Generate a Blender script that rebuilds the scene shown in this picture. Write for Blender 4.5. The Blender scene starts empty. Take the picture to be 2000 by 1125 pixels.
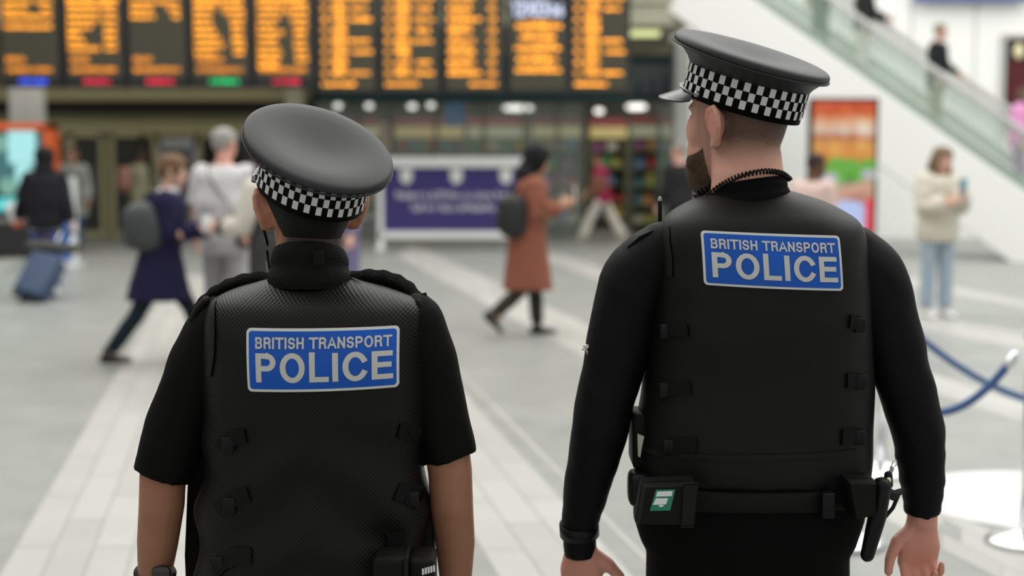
import bpy, bmesh, math, random
import numpy as np
from mathutils import Vector, Matrix, noise
from mathutils.bvhtree import BVHTree
random.seed(7)
V = Vector
PI = math.pi
R = math.radians
scene = bpy.context.scene
col = scene.collection

# ------------------------------------------------------------------ camera, world, light, exposure
CAM_H, FPX, HORIZON = 1.60, 2800.0, 300.0
PITCH = math.atan((562.5 - HORIZON) / FPX)
cam_d = bpy.data.cameras.new('camera'); cam = bpy.data.objects.new('camera', cam_d); col.objects.link(cam)
cam.location = (0, 0, CAM_H); cam.rotation_euler = (PI / 2 - PITCH, 0, 0)
cam_d.sensor_width = 36.0; cam_d.lens = FPX / 2000 * 36.0
cam_d.clip_end = 200
cam_d.dof.use_dof = True; cam_d.dof.focus_distance = 2.60; cam_d.dof.aperture_fstop = 2.15
scene.camera = cam
world = bpy.data.worlds.new('world'); scene.world = world; world.use_nodes = True
bg = world.node_tree.nodes['Background']
bg.inputs[0].default_value = (1.0, 1.0, 0.97, 1); bg.inputs[1].default_value = 0.62
sky_d = bpy.data.lights.new('atrium_skylight', 'AREA'); sky_d.shape = 'RECTANGLE'
sky_d.size, sky_d.size_y = 30, 25; sky_d.energy = 5500; sky_d.color = (1.0, 0.995, 0.96)
sky = bpy.data.objects.new('atrium_skylight', sky_d); col.objects.link(sky); sky.location = (3, 14.0, 12.0)
scene.view_settings.view_transform = 'Standard'; scene.view_settings.look = 'None'
scene.view_settings.exposure = 0.0; scene.view_settings.gamma = 1.0
scene.view_settings.use_curve_mapping = False

# ------------------------------------------------------------------ measuring helpers
def at(px, py, Y):
    """world point on the upright plane y = Y that is seen at photo pixel (px, py)"""
    u = (px - 1000) / FPX; v = (562.5 - py) / FPX
    c, s = math.cos(PITCH), math.sin(PITCH)
    k = Y / (c + v * s)
    return V((u * k, Y, CAM_H + (-s + v * c) * k))
def fl(px, py):
    """floor point seen at photo pixel"""
    u = (px - 1000) / FPX; v = (562.5 - py) / FPX
    c, s = math.cos(PITCH), math.sin(PITCH)
    k = CAM_H / (s - v * c)
    return V((u * k, (c + v * s) * k, 0))

# ------------------------------------------------------------------ materials
MATS = {}
def M(name, c, rough=.6, metal=0, spec=.4, emit=None, es=0, nz=None, bump=None, sheen=0, trans=0, coat=0, alpha=1, knit=None):
    if name in MATS: return MATS[name]
    m = bpy.data.materials.new(name); m.use_nodes = True; MATS[name] = m
    nt = m.node_tree; b = nt.nodes['Principled BSDF']; I = b.inputs
    c4 = (*c, 1)
    I['Base Color'].default_value = c4; I['Roughness'].default_value = rough; I['Metallic'].default_value = metal
    I['Specular IOR Level'].default_value = spec
    if sheen: I['Sheen Weight'].default_value = sheen; I['Sheen Roughness'].default_value = .5
    if trans: I['Transmission Weight'].default_value = trans
    if coat: I['Coat Weight'].default_value = coat; I['Coat Roughness'].default_value = .1
    if alpha < 1: I['Alpha'].default_value = alpha
    if emit: I['Emission Color'].default_value = (*emit, 1); I['Emission Strength'].default_value = es
    tc = nt.nodes.new('ShaderNodeTexCoord')
    if nz:
        sc, amt = nz
        n = nt.nodes.new('ShaderNodeTexNoise'); n.inputs['Scale'].default_value = sc; n.inputs['Detail'].default_value = 4
        nt.links.new(tc.outputs['Object'], n.inputs['Vector'])
        mx = nt.nodes.new('ShaderNodeMix'); mx.data_type = 'RGBA'
        mx.inputs[6].default_value = tuple(x * (1 - amt) for x in c) + (1,)
        mx.inputs[7].default_value = tuple(min(1, x * (1 + amt)) for x in c) + (1,)
        nt.links.new(n.outputs['Fac'], mx.inputs[0]); nt.links.new(mx.outputs[2], I['Base Color'])
    if bump:
        sc, st = bump
        n = nt.nodes.new('ShaderNodeTexNoise'); n.inputs['Scale'].default_value = sc; n.inputs['Detail'].default_value = 3
        nt.links.new(tc.outputs['Object'], n.inputs['Vector'])
        bp = nt.nodes.new('ShaderNodeBump'); bp.inputs['Strength'].default_value = st; bp.inputs['Distance'].default_value = .01
        nt.links.new(n.outputs['Fac'], bp.inputs['Height']); nt.links.new(bp.outputs[0], I['Normal'])
    if knit:
        # airtex mesh weave: rows of tiny round holes, two interleaved lattices
        pitch, st = knit
        sp = nt.nodes.new('ShaderNodeSeparateXYZ'); nt.links.new(tc.outputs['Object'], sp.inputs[0])
        def sin_of(expr_sign):
            ad = nt.nodes.new('ShaderNodeMath'); ad.operation = 'ADD' if expr_sign > 0 else 'SUBTRACT'
            nt.links.new(sp.outputs['X'], ad.inputs[0]); nt.links.new(sp.outputs['Z'], ad.inputs[1])
            mu = nt.nodes.new('ShaderNodeMath'); mu.operation = 'MULTIPLY'; mu.inputs[1].default_value = 2 * PI / pitch * .7071
            nt.links.new(ad.outputs[0], mu.inputs[0])
            si = nt.nodes.new('ShaderNodeMath'); si.operation = 'SINE'; nt.links.new(mu.outputs[0], si.inputs[0]); return si
        a, b2 = sin_of(1), sin_of(-1)
        mu = nt.nodes.new('ShaderNodeMath'); mu.operation = 'ADD'
        nt.links.new(a.outputs[0], mu.inputs[0]); nt.links.new(b2.outputs[0], mu.inputs[1])
        mr = nt.nodes.new('ShaderNodeMapRange'); mr.inputs[1].default_value = -2; mr.inputs[2].default_value = 2
        nt.links.new(mu.outputs[0], mr.inputs[0])
        bp = nt.nodes.new('ShaderNodeBump'); bp.inputs['Strength'].default_value = st; bp.inputs['Distance'].default_value = .002
        nt.links.new(mr.outputs[0], bp.inputs['Height']); nt.links.new(bp.outputs[0], I['Normal'])
        mx = nt.nodes.new('ShaderNodeMix'); mx.data_type = 'RGBA'
        mx.inputs[6].default_value = tuple(x * .25 for x in c) + (1,); mx.inputs[7].default_value = tuple(x * 1.5 for x in c) + (1,)
        nt.links.new(mr.outputs[0], mx.inputs[0]); nt.links.new(mx.outputs[2], I['Base Color'])
    return m

def skin_mat(name, c, dark=(.02, .014, .01), red=None):
    """skin; the mesh attribute 'tint' says where cropped hair grows, 'blush' where the skin is redder"""
    if name in MATS: return MATS[name]
    m = bpy.data.materials.new(name); m.use_nodes = True; MATS[name] = m
    nt = m.node_tree; b = nt.nodes['Principled BSDF']
    b.inputs['Roughness'].default_value = .52; b.inputs['Specular IOR Level'].default_value = .35
    b.inputs['Subsurface Weight'].default_value = .08; b.inputs['Subsurface Radius'].default_value = (.012, .005, .003)
    tc = nt.nodes.new('ShaderNodeTexCoord')
    n = nt.nodes.new('ShaderNodeTexNoise'); n.inputs['Scale'].default_value = 22; n.inputs['Detail'].default_value = 5
    nt.links.new(tc.outputs['Object'], n.inputs['Vector'])
    mx = nt.nodes.new('ShaderNodeMix'); mx.data_type = 'RGBA'
    mx.inputs[6].default_value = (c[0] * .88, c[1] * .8, c[2] * .8, 1); mx.inputs[7].default_value = (c[0] * 1.1, c[1] * 1.12, c[2] * 1.12, 1)
    nt.links.new(n.outputs['Fac'], mx.inputs[0])
    a2 = nt.nodes.new('ShaderNodeAttribute'); a2.attribute_name = 'blush'
    m3 = nt.nodes.new('ShaderNodeMix'); m3.data_type = 'RGBA'
    m3.inputs[7].default_value = (*(red or (c[0] * .95, c[1] * .55, c[2] * .55)), 1)
    nt.links.new(a2.outputs['Fac'], m3.inputs[0]); nt.links.new(mx.outputs[2], m3.inputs[6])
    at_ = nt.nodes.new('ShaderNodeAttribute'); at_.attribute_name = 'tint'
    n2 = nt.nodes.new('ShaderNodeTexNoise'); n2.inputs['Scale'].default_value = 1500
    nt.links.new(tc.outputs['Object'], n2.inputs['Vector'])
    mu = nt.nodes.new('ShaderNodeMath'); mu.operation = 'MULTIPLY_ADD'
    nt.links.new(n2.outputs['Fac'], mu.inputs[0]); nt.links.new(at_.outputs['Fac'], mu.inputs[1]); mu.inputs[2].default_value = 0
    mu2 = nt.nodes.new('ShaderNodeMath'); mu2.operation = 'MULTIPLY'; mu2.inputs[1].default_value = 1.95; mu2.use_clamp = True
    nt.links.new(mu.outputs[0], mu2.inputs[0])
    m2 = nt.nodes.new('ShaderNodeMix'); m2.data_type = 'RGBA'; m2.inputs[7].default_value = (*dark, 1)
    nt.links.new(mu2.outputs[0], m2.inputs[0]); nt.links.new(m3.outputs[2], m2.inputs[6])
    nt.links.new(m2.outputs[2], b.inputs['Base Color'])
    bp = nt.nodes.new('ShaderNodeBump'); bp.inputs['Strength'].default_value = .15; bp.inputs['Distance'].default_value = .003
    n3 = nt.nodes.new('ShaderNodeTexNoise'); n3.inputs['Scale'].default_value = 180
    nt.links.new(tc.outputs['Object'], n3.inputs['Vector']); nt.links.new(n3.outputs['Fac'], bp.inputs['Height'])
    nt.links.new(bp.outputs[0], b.inputs['Normal'])
    return m

# ------------------------------------------------------------------ mesh builder
class MB:
    def __init__(s): s.v = []; s.f = []; s.m = []
    def add(s, vs, fs, mi=0, X=None):
        o = len(s.v)
        s.v += [(X @ V(p)) if X is not None else V(p) for p in vs]
        s.f += [tuple(i + o for i in f) for f in fs]; s.m += [mi] * len(fs)
        return s
    def loft(s, rings, mi=0, X=None, caps=True, closed=True):
        n = len(rings[0]); vs = [p for r in rings for p in r]; fs = []
        for i in range(len(rings) - 1):
            for j in range(n if closed else n - 1):
                k = (j + 1) % n
                fs.append((i * n + j, i * n + k, (i + 1) * n + k, (i + 1) * n + j))
        if caps and closed:
            c0 = sum((V(p) for p in rings[0]), V()) / n; c1 = sum((V(p) for p in rings[-1]), V()) / n
            a = len(vs); vs += [c0, c1]; e = (len(rings) - 1) * n
            for j in range(n):
                k = (j + 1) % n
                fs.append((a, k, j)); fs.append((a + 1, e + j, e + k))
        return s.add(vs, fs, mi, X)
    def box(s, lo, hi, mi=0, X=None):
        x0, y0, z0 = lo; x1, y1, z1 = hi
        vs = [(x0, y0, z0), (x1, y0, z0), (x1, y1, z0), (x0, y1, z0), (x0, y0, z1), (x1, y0, z1), (x1, y1, z1), (x0, y1, z1)]
        return s.add(vs, [(0, 3, 2, 1), (4, 5, 6, 7), (0, 1, 5, 4), (1, 2, 6, 5), (2, 3, 7, 6), (3, 0, 4, 7)], mi, X)
    def bbox(s, lo, hi, bev=.01, mi=0, X=None, seg=2):
        bm = bmesh.new(); bmesh.ops.create_cube(bm, size=1)
        for v in bm.verts: v.co = V([lo[i] + (hi[i] - lo[i]) * (v.co[i] + .5) for i in range(3)])
        bmesh.ops.bevel(bm, geom=bm.edges[:], offset=bev, segments=seg, affect='EDGES', profile=.6)
        bm.verts.index_update()
        s.add([v.co.copy() for v in bm.verts], [tuple(v.index for v in f.verts) for f in bm.faces], mi, X)
        bm.free(); return s
    def sq(s, c, h, p=3, n=20, m=12, mi=0, X=None):
        """superellipsoid: a soft rounded block"""
        rings = []
        for i in range(m + 1):
            a = -PI / 2 + PI * i / m
            a = max(-PI / 2 + .02, min(PI / 2 - .02, a))
            ca = abs(math.cos(a)) ** (2 / p); sa = math.copysign(abs(math.sin(a)) ** (2 / p), a)
            r = []
            for j in range(n):
                t = 2 * PI * j / n
                x = math.copysign(abs(math.cos(t)) ** (2 / p), math.cos(t)); y = math.copysign(abs(math.sin(t)) ** (2 / p), math.sin(t))
                r.append(V((c[0] + h[0] * ca * x, c[1] + h[1] * ca * y, c[2] + h[2] * sa)))
            rings.append(r)
        return s.loft(rings, mi, X)
    def tube(s, pts, rad, n=14, mi=0, X=None, ref=(0, 1, 0), round0=True, round1=True, p=2.0):
        pts = [V(q) for q in pts]; rad = [(r, r) if not isinstance(r, (tuple, list)) else r for r in rad]
        ref = V(ref)
        P, Q = [], []
        def fr(i):
            t = (pts[min(i + 1, len(pts) - 1)] - pts[max(i - 1, 0)]).normalized()
            a = ref.cross(t)
            if a.length < 1e-3: a = V((1, 0, 0)).cross(t)
            a.normalize(); b = t.cross(a).normalized(); return t, a, b
        rings = []
        def ring(c, a, b, ra, rb):
            out = []
            for j in range(n):
                th = 2 * PI * j / n; ct, st = math.cos(th), math.sin(th)
                if p != 2: ct = math.copysign(abs(ct) ** (2 / p), ct); st = math.copysign(abs(st) ** (2 / p), st)
                out.append(c + a * (ra * ct) + b * (rb * st))
            return out
        t, a, b = fr(0); ra, rb = rad[0]; rm = min(ra, rb)
        if round0:
            for k in (.15, .5, .8):
                rings.append(ring(pts[0] - t * rm * math.cos(k * PI / 2), a, b, ra * math.sin(k * PI / 2), rb * math.sin(k * PI / 2)))
        for i in range(len(pts)):
            t, a, b = fr(i); rings.append(ring(pts[i], a, b, *rad[i]))
        ra, rb = rad[-1]; rm = min(ra, rb)
        if round1:
            for k in (.8, .5, .15):
                rings.append(ring(pts[-1] + t * rm * math.cos(k * PI / 2), a, b, ra * math.sin(k * PI / 2), rb * math.sin(k * PI / 2)))
        return s.loft(rings, mi, X)
    def disc(s, c, r, th, n=24, axis='z', mi=0, X=None):
        ax = {'x': V((1, 0, 0)), 'y': V((0, 1, 0)), 'z': V((0, 0, 1))}[axis]
        return s.tube([V(c) - ax * th / 2, V(c) + ax * th / 2], [r, r], n=n, mi=mi, X=X, round0=False, round1=False, ref=(0, 1, 0) if axis != 'y' else (1, 0, 0))
    def mesh(s, name, fix=True, smooth=False):
        me = bpy.data.meshes.new(name); me.from_pydata([tuple(v) for v in s.v], [], s.f)
        for p_, i in zip(me.polygons, s.m): p_.material_index = i
        if fix:
            bm = bmesh.new(); bm.from_mesh(me); bmesh.ops.recalc_face_normals(bm, faces=bm.faces[:]); bm.to_mesh(me); bm.free()
        if smooth: me.polygons.foreach_set('use_smooth', [True] * len(me.polygons))
        return me
    def build(s, name, mats, parent=None, smooth=True, autos=None, fix=True):
        me = s.mesh(name, fix, smooth)
        for m in (mats if isinstance(mats, (list, tuple)) else [mats]): me.materials.append(m)
        if autos is not None:
            try: me.set_sharp_from_angle(angle=R(autos))
            except Exception: pass
        o = bpy.data.objects.new(name, me); col.objects.link(o)
        if parent: o.parent = parent
        return o
    def fuse(s, name, mats, voxel, it, parent=None, fac=.5, disp=None):
        """merge the overlapping solids into one continuous skin"""
        me = s.mesh(name); o = bpy.data.objects.new(name, me); col.objects.link(o)
        r = o.modifiers.new('r', 'REMESH'); r.mode = 'VOXEL'; r.voxel_size = voxel; r.use_smooth_shade = True
        if it:
            sm = o.modifiers.new('s', 'SMOOTH'); sm.factor = fac; sm.iterations = it
        dg = bpy.context.evaluated_depsgraph_get(); dg.update()
        me2 = bpy.data.meshes.new_from_object(o.evaluated_get(dg))
        o.modifiers.clear(); o.data = me2; bpy.data.meshes.remove(me); me2.name = name
        me2.materials.clear()
        for m in (mats if isinstance(mats, (list, tuple)) else [mats]): me2.materials.append(m)
        if disp:
            nn = [v.normal.copy() for v in me2.vertices]
            for v, nr in zip(me2.vertices, nn): v.co = v.co + nr * disp(v.co)
        me2.polygons.foreach_set('use_smooth', [True] * len(me2.polygons))
        me2.update()
        if parent: o.parent = parent
        return o

def tag(o, label=None, cat=None, group=None, kind=None):
    if label: o['label'] = label
    if cat: o['category'] = cat
    if group: o['group'] = group
    if kind: o['kind'] = kind
    return o
def empty(name, loc, rz=0, label=None, cat=None, group=None, kind=None):
    o = bpy.data.objects.new(name, None); col.objects.link(o); o.location = loc; o.rotation_euler = (0, 0, rz)
    o.empty_display_size = .1
    return tag(o, label, cat, group, kind)
def boxo(name, lo, hi, m, parent=None, bev=0):
    b = MB(); b.bbox(lo, hi, bev) if bev else b.box(lo, hi)
    return b.build(name, m, parent, smooth=False)
def lerp(a, b, t): return a + (b - a) * t
def sstep(a, b, x):
    t = max(0, min(1, (x - a) / (b - a))); return t * t * (3 - 2 * t)
def catmull(rows, n):
    """rows of equal length number tuples -> n interpolated rows"""
    A = np.array(rows, float); out = []
    for i in range(n):
        t = i / (n - 1) * (len(A) - 1); k = min(int(t), len(A) - 2); f = t - k
        p0, p1, p2, p3 = A[max(k - 1, 0)], A[k], A[k + 1], A[min(k + 2, len(A) - 1)]
        out.append(.5 * (2 * p1 + (p2 - p0) * f + (2 * p0 - 5 * p1 + 4 * p2 - p3) * f * f + (3 * p1 - p0 - 3 * p2 + p3) * f ** 3))
    return out
def ering(cx, cy, z, hx, hy, n=40, p=2.4):
    r = []
    for j in range(n):
        t = 2 * PI * j / n; c, s = math.cos(t), math.sin(t)
        r.append(V((cx + hx * math.copysign(abs(c) ** (2 / p), c), cy + hy * math.copysign(abs(s) ** (2 / p), s), z)))
    return r

# ------------------------------------------------------------------ lettering made of strokes
def arc(cx, cy, rx, ry, a0, a1, n=14):
    return [(cx + rx * math.cos(R(lerp(a0, a1, i / n))), cy + ry * math.sin(R(lerp(a0, a1, i / n)))) for i in range(n + 1)]
GL = {
 'B': (.60, [[(0, 0), (0, 1)], [(0, 1), (.33, 1)] + arc(.33, .765, .235, .235, 90, -90) + [(0, .53)], [(0, .53), (.35, .53)] + arc(.35, .265, .25, .265, 90, -90) + [(0, 0)]]),
 'R': (.60, [[(0, 0), (0, 1)], [(0, 1), (.35, 1)] + arc(.35, .755, .24, .245, 90, -90) + [(0, .51)], [(.3, .51), (.45, .48), (.54, .38), (.56, .2), (.6, 0)]]),
 'I': (.0, [[(0, 0), (0, 1)]]),
 'T': (.66, [[(-.07, 1), (.73, 1)], [(.33, 1), (.33, 0)]]),
 'S': (.58, [arc(.29, .745, .27, .255, 20, 90) + arc(.29, .745, .28, .255, 95, 250) + [(.36, .48)] + arc(.3, .26, .28, .26, 65, -90) + arc(.29, .26, .29, .26, -95, -165)]),
 'H': (.60, [[(0, 0), (0, 1)], [(.6, 0), (.6, 1)], [(0, .52), (.6, .52)]]),
 'A': (.68, [[(-.05, 0), (.34, 1.02), (.73, 0)], [(.1, .3), (.58, .3)]]),
 'N': (.62, [[(0, 0), (0, 1)], [(.62, 0), (.62, 1)], [(0, 1), (.62, 0)]]),
 'P': (.58, [[(0, 0), (0, 1)], [(0, 1), (.33, 1)] + arc(.33, .735, .26, .265, 90, -90) + [(0, .47)]]),
 'O': (.76, [arc(.38, .5, .38, .52, 0, 360, 36)]),
 'L': (.50, [[(0, 1.05), (0, 0), (.53, 0)]]),
 'C': (.72, [arc(.38, .5, .38, .52, 33, 327, 30)]),
 'E': (.54, [[(0, 0), (0, 1)], [(0, 1), (.58, 1)], [(0, .52), (.54, .52)], [(0, 0), (.60, 0)]]),
 '0': (.5, [arc(.25, .5, .25, .5, 0, 360, 24)]), '1': (.2, [[(0, .8), (.2, 1), (.2, 0)]]),
 '2': (.5, [arc(.25, .74, .25, .26, 160, -40) + [(0, 0), (.52, 0)]]),
 '3': (.5, [arc(.22, .75, .25, .25, 150, -90) + arc(.22, .25, .27, .25, 90, -150)]),
 '6': (.5, [arc(.25, .28, .25, .28, 0, 360, 20), [(.4, 1), (.15, .65), (.02, .35)]]),
 ':': (.0, [[(0, .2), (0, .34)], [(0, .66), (0, .8)]]), ' ': (.1, [])}
def ribbon(poly, s):
    """quads of constant stroke width along a polyline"""
    closed = len(poly) > 3 and abs(poly[0][0] - poly[-1][0]) + abs(poly[0][1] - poly[-1][1]) < 1e-6
    pts = [V((x, y)) for x, y in poly]
    if closed: pts = pts[:-1]
    n = len(pts); L, Rr = [], []
    for i in range(n):
        a = pts[i - 1] if (i or closed) else None; b = pts[(i + 1) % n] if (i < n - 1 or closed) else None
        d1 = (pts[i] - a).normalized() if a is not None else None; d2 = (b - pts[i]).normalized() if b is not None else None
        d1 = d1 or d2; d2 = d2 or d1
        n1 = V((-d1.y, d1.x)); n2 = V((-d2.y, d2.x)); m = (n1 + n2)
        m = m.normalized() if m.length > 1e-6 else n1
        k = min(1.5, 1 / max(.3, m.dot(n1)))
        q = pts[i].copy()
        if not closed and (i == 0 or i == n - 1): q = q + (d2 * -1 if i == 0 else d1) * (s / 2)
        L.append(q + m * s / 2 * k); Rr.append(q - m * s / 2 * k)
    qs = []
    for i in range(n if closed else n - 1):
        j = (i + 1) % n; qs.append((L[i], L[j], Rr[j], Rr[i]))
    return qs
def text_quads(txt, s, gap):
    x = 0; out = []
    for ch in txt:
        w, ps = GL[ch]
        for p in ps:
            for q in ribbon(p, s):
                out.append([(v.x + x, v.y) for v in q])
        x += w + s + gap
    return out, x - s - gap
def text_fit(txt, s, gap, x0, x1, y0, y1):
    """quads scaled so that the outlines fill the box"""
    qs, w = text_quads(txt, s, gap)
    return [[(x0 + (x + s / 2) / (w + s) * (x1 - x0), y0 + (y + s / 2) / (1 + s) * (y1 - y0)) for x, y in q] for q in qs]

def text_fit_chars(txt, s, gap, x0, x1, y0, y1):
    """the same, one list of quads for each visible character"""
    _, w = text_quads(txt, s, gap); x = 0; out = []
    for ch in txt:
        cw, ps = GL[ch]; qs = []
        for p in ps:
            for q in ribbon(p, s): qs.append([(x0 + (v.x + x + s / 2) / (w + s) * (x1 - x0), y0 + (v.y + s / 2) / (1 + s) * (y1 - y0)) for v in q])
        if qs: out.append(qs)
        x += cw + s + gap
    return out

# ------------------------------------------------------------------ heads, hands
HEADROWS = [(-.118, .078, .048, .016), (-.110, .088, .025, .030), (-.095, .094, -.020, .040), (-.075, .095, -.056, .049), (-.05, .094, -.074, .058),
            (-.02, .093, -.086, .067), (.01, .092, -.094, .073), (.04, .091, -.100, .0755), (.065, .088, -.099, .0755), (.085, .079, -.092, .071),
            (.102, .062, -.077, .061), (.115, .038, -.054, .044), (.122, .014, -.028, .022)]
def head_row(z):
    hz = [r[0] for r in HEADROWS]
    return [float(np.interp(z, hz, [r[k] for r in HEADROWS])) for k in (1, 2, 3)]
def head_pt(z, th, off=0):
    f, b, w = head_row(z); yc = (f + b) / 2; hd = (f - b) / 2
    s, c = math.sin(th), math.cos(th); p = 2.15 if c < 0 else 2.45
    x = w * math.copysign(abs(s) ** (2 / p), s); y = hd * math.copysign(abs(c) ** (2 / p), c)
    n = V((x / max(w, .01), y / max(hd, .01), 0)); n.normalize()
    up = max(0, (z - .06) / .06)
    n = (n + V((0, 0, up))).normalized()
    return V((x, yc + y, z)) + n * off
def add_head(mb, X, ears=True, hat=False):
    rows = catmull(HEADROWS, 26)
    def sq_(p): return V((p.x, p.y, p.z if p.z < .06 or not hat else .06 + (p.z - .06) * .5))   # a tight cap flattens the crown
    mb.loft([[sq_(head_pt(r[0], 2 * PI * j / 28)) for j in range(28)] for r in rows], X=X)
    mb.tube([(0, .086, .03), (0, .098, .005), (0, .110, -.022), (0, .098, -.036)], [.008, .010, .013, .009], n=10, X=X, ref=(1, 0, 0))
    for s in (-1, 1):
        mb.sq((s * .011, .098, -.03), (.009, .01, .008), 2, 10, 6, X=X)
        mb.sq((s * .032, .078, .036), (.024, .012, .009), 2, 10, 6, X=X)
        mb.sq((s * .050, .060, -.006), (.021, .022, .036), 2, 12, 8, X=X)
        mb.sq((s * .044, .062, -.046), (.018, .022, .036), 2, 12, 8, X=X)
        if ears:
            pl = [(.071, .014, -.006), (.082, .014, .020), (.090, .005, .036), (.097, -.010, .040), (.102, -.023, .028), (.100, -.027, .007),
                  (.092, -.020, -.014), (.084, -.008, -.029), (.075, .003, -.032)]
            mb.tube([(s * a, b, c) for a, b, c in pl], [.0055, .0058, .006, .006, .006, .0058, .006, .0075, .006], n=10, X=X)
            mb.sq((s * .079, -.007, .005), (.013, .017, .028), 2.2, 12, 8, X=X)
            mb.sq((s * .089, -.012, .008), (.009, .014, .030), 2.4, 12, 8, X=X); mb.sq((s * .076, -.006, -.020), (.010, .012, .016), 2.2, 12, 8, X=X)
    mb.sq((0, .090, -.055), (.024, .012, .008), 2, 12, 6, X=X)
    mb.sq((0, .089, -.068), (.021, .012, .008), 2, 12, 6, X=X)
    mb.sq((0, .082, -.100), (.022, .016, .014), 2, 12, 6, X=X)
def add_eyes(parent, X, iris=(.05, .03, .02)):
    for s in (-1, 1):
        b = MB(); b.sq((s * .034, .077, .018), (.012, .0115, .0075), 2, 12, 8, mi=0, X=X)
        b.sq((s * .034, .0862, .018), (.0055, .0035, .0055), 2, 10, 6, mi=1, X=X)
        b.build('eye', [M('eye_white', (.8, .78, .74), .2), M('iris', iris, .2)], parent)
def hair_shell(mb, X, zb, zf, t=.008, side=None, ztop=.122, n=40, m=12, rough=0, opened=False):
    """closed hair cap; zb / zf: lower edge at the back / at the forehead"""
    rings = []; inner = []
    for i in range(m + 1):
        v = i / m; r = []; q = []
        for j in range(n):
            th = 2 * PI * j / n; a = abs(math.degrees(th if th < PI else th - 2 * PI))
            zl = lerp(zf, zb, sstep(45, 125, a)) if side is None else (lerp(zf, side, sstep(40, 62, a)) if a < 80 else lerp(side, zb, sstep(100, 150, a)))
            z = lerp(zl, ztop, v); o = t * min(1, .12 + (z - zl) / .035)
            if rough: o += rough * (noise.noise(V((th * 3, z * 40, 1.3)))) * min(1, v * 4)
            r.append(head_pt(z, th, o)); q.append(head_pt(z, th, -.012))
        rings.append(r); inner.append(q)
    if opened: return mb.loft([inner[0]] + rings + [inner[-1]], X=X)
    mb.loft([inner[0]] + rings + [[p.lerp(V((0, -.006, .123 + t)), .6) + V((0, 0, .002)) for p in rings[-1]]], X=X)
def add_hand(mb, wrist, d, n, t, s=1.0, curl=(25, 35, 25), spread=1.0, thumb=None, fr=.0088):
    """d: towards the fingertips, n: palm side (fingers curl that way), t: thumb side"""
    d = V(d).normalized(); t = V(t); t = (t - d * t.dot(d)).normalized(); n = V(n); n = (n - d * n.dot(d) - t * n.dot(t)).normalized()
    w = V(wrist)
    mb.tube([w - d * .02 * s, w + d * .015 * s, w + d * .05 * s, w + d * .088 * s],
            [(.027 * s, .020 * s), (.031 * s, .019 * s), (.041 * s, .018 * s), (.040 * s, .013 * s)], n=16, ref=n, p=2.5)
    for k, (off, L) in enumerate(((.030, .92), (.0105, 1.0), (-.0095, .95), (-.0285, .76))):
        p = w + d * (.088 - abs(off - .008) * .25) * s + t * off * s; a = 0; pts = [p - d * .02 * s, p]
        dd = d
        for seg, (ln, c) in enumerate(zip((.044, .027, .021), curl)):
            a += R(c * (1 + .12 * k)); dd = d * math.cos(a) + n * math.sin(a) + t * (off * 2.2 * (spread - 1) * 10)
            p = p + dd.normalized() * ln * L * s; pts.append(p)
        f = fr * s
        mb.tube(pts, [f, f * 1.02, f * .97, f * .9, f * .75], n=10, ref=t)
    th = thumb or (.75, .55, .25)
    p = w + d * .022 * s + t * .024 * s; q = p + (d * .55 + t * .75 + n * .3).normalized() * .032 * s
    r1 = q + (d * th[0] + t * th[1] + n * th[2]).normalized() * .034 * s
    r2 = r1 + (d * (th[0] + .25) + t * (th[1] - .25) + n * (th[2] + .1)).normalized() * .026 * s
    mb.tube([w + d * .01 * s + t * .01 * s, q, r1, r2], [.014 * s, .0135 * s, .0105 * s, .0085 * s], n=10, ref=n)

def skin_attr(o, tint=None, blush=None):
    me = o.data
    for nm, fn in (('tint', tint), ('blush', blush)):
        if fn is None: continue
        a = me.attributes.new(nm, 'FLOAT', 'POINT')
        a.data.foreach_set('value', [float(fn(v.co)) for v in me.vertices])

def drape_fn(o):
    bm = bmesh.new(); bm.from_mesh(o.data); bv = BVHTree.FromBMesh(bm); bm.free()
    def hit(x, z, y0=-1.0):
        h = bv.ray_cast(V((x, y0, z)), V((0, 1, 0)))
        return h[0].y if h[0] is not None else None
    return hit
def quad_fit(hit, x0, x1, z0, z1, extra=0):
    """smooth quadratic sheet lying on the surface over a rectangle; returns y(x, z)"""
    A, B = [], []
    cx, cz = (x0 + x1) / 2, (z0 + z1) / 2
    for i in range(13):
        for j in range(9):
            x = lerp(x0, x1, i / 12); z = lerp(z0, z1, j / 8); y = hit(x, z)
            if y is None: continue
            a, b = x - cx, z - cz; A.append((1, a, b, a * a, b * b, a * b)); B.append(y)
    k = np.linalg.lstsq(np.array(A), np.array(B), rcond=None)[0]
    def f(x, z):
        a, b = x - cx, z - cz; return float(k @ np.array((1, a, b, a * a, b * b, a * b)))
    mx = min(float(y - r) for r, y in zip(np.array(A) @ k, B)) if False else max(float(r - y) for r, y in zip(np.array(A) @ k, B))
    return lambda x, z: f(x, z) - max(0, mx) - extra

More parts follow.
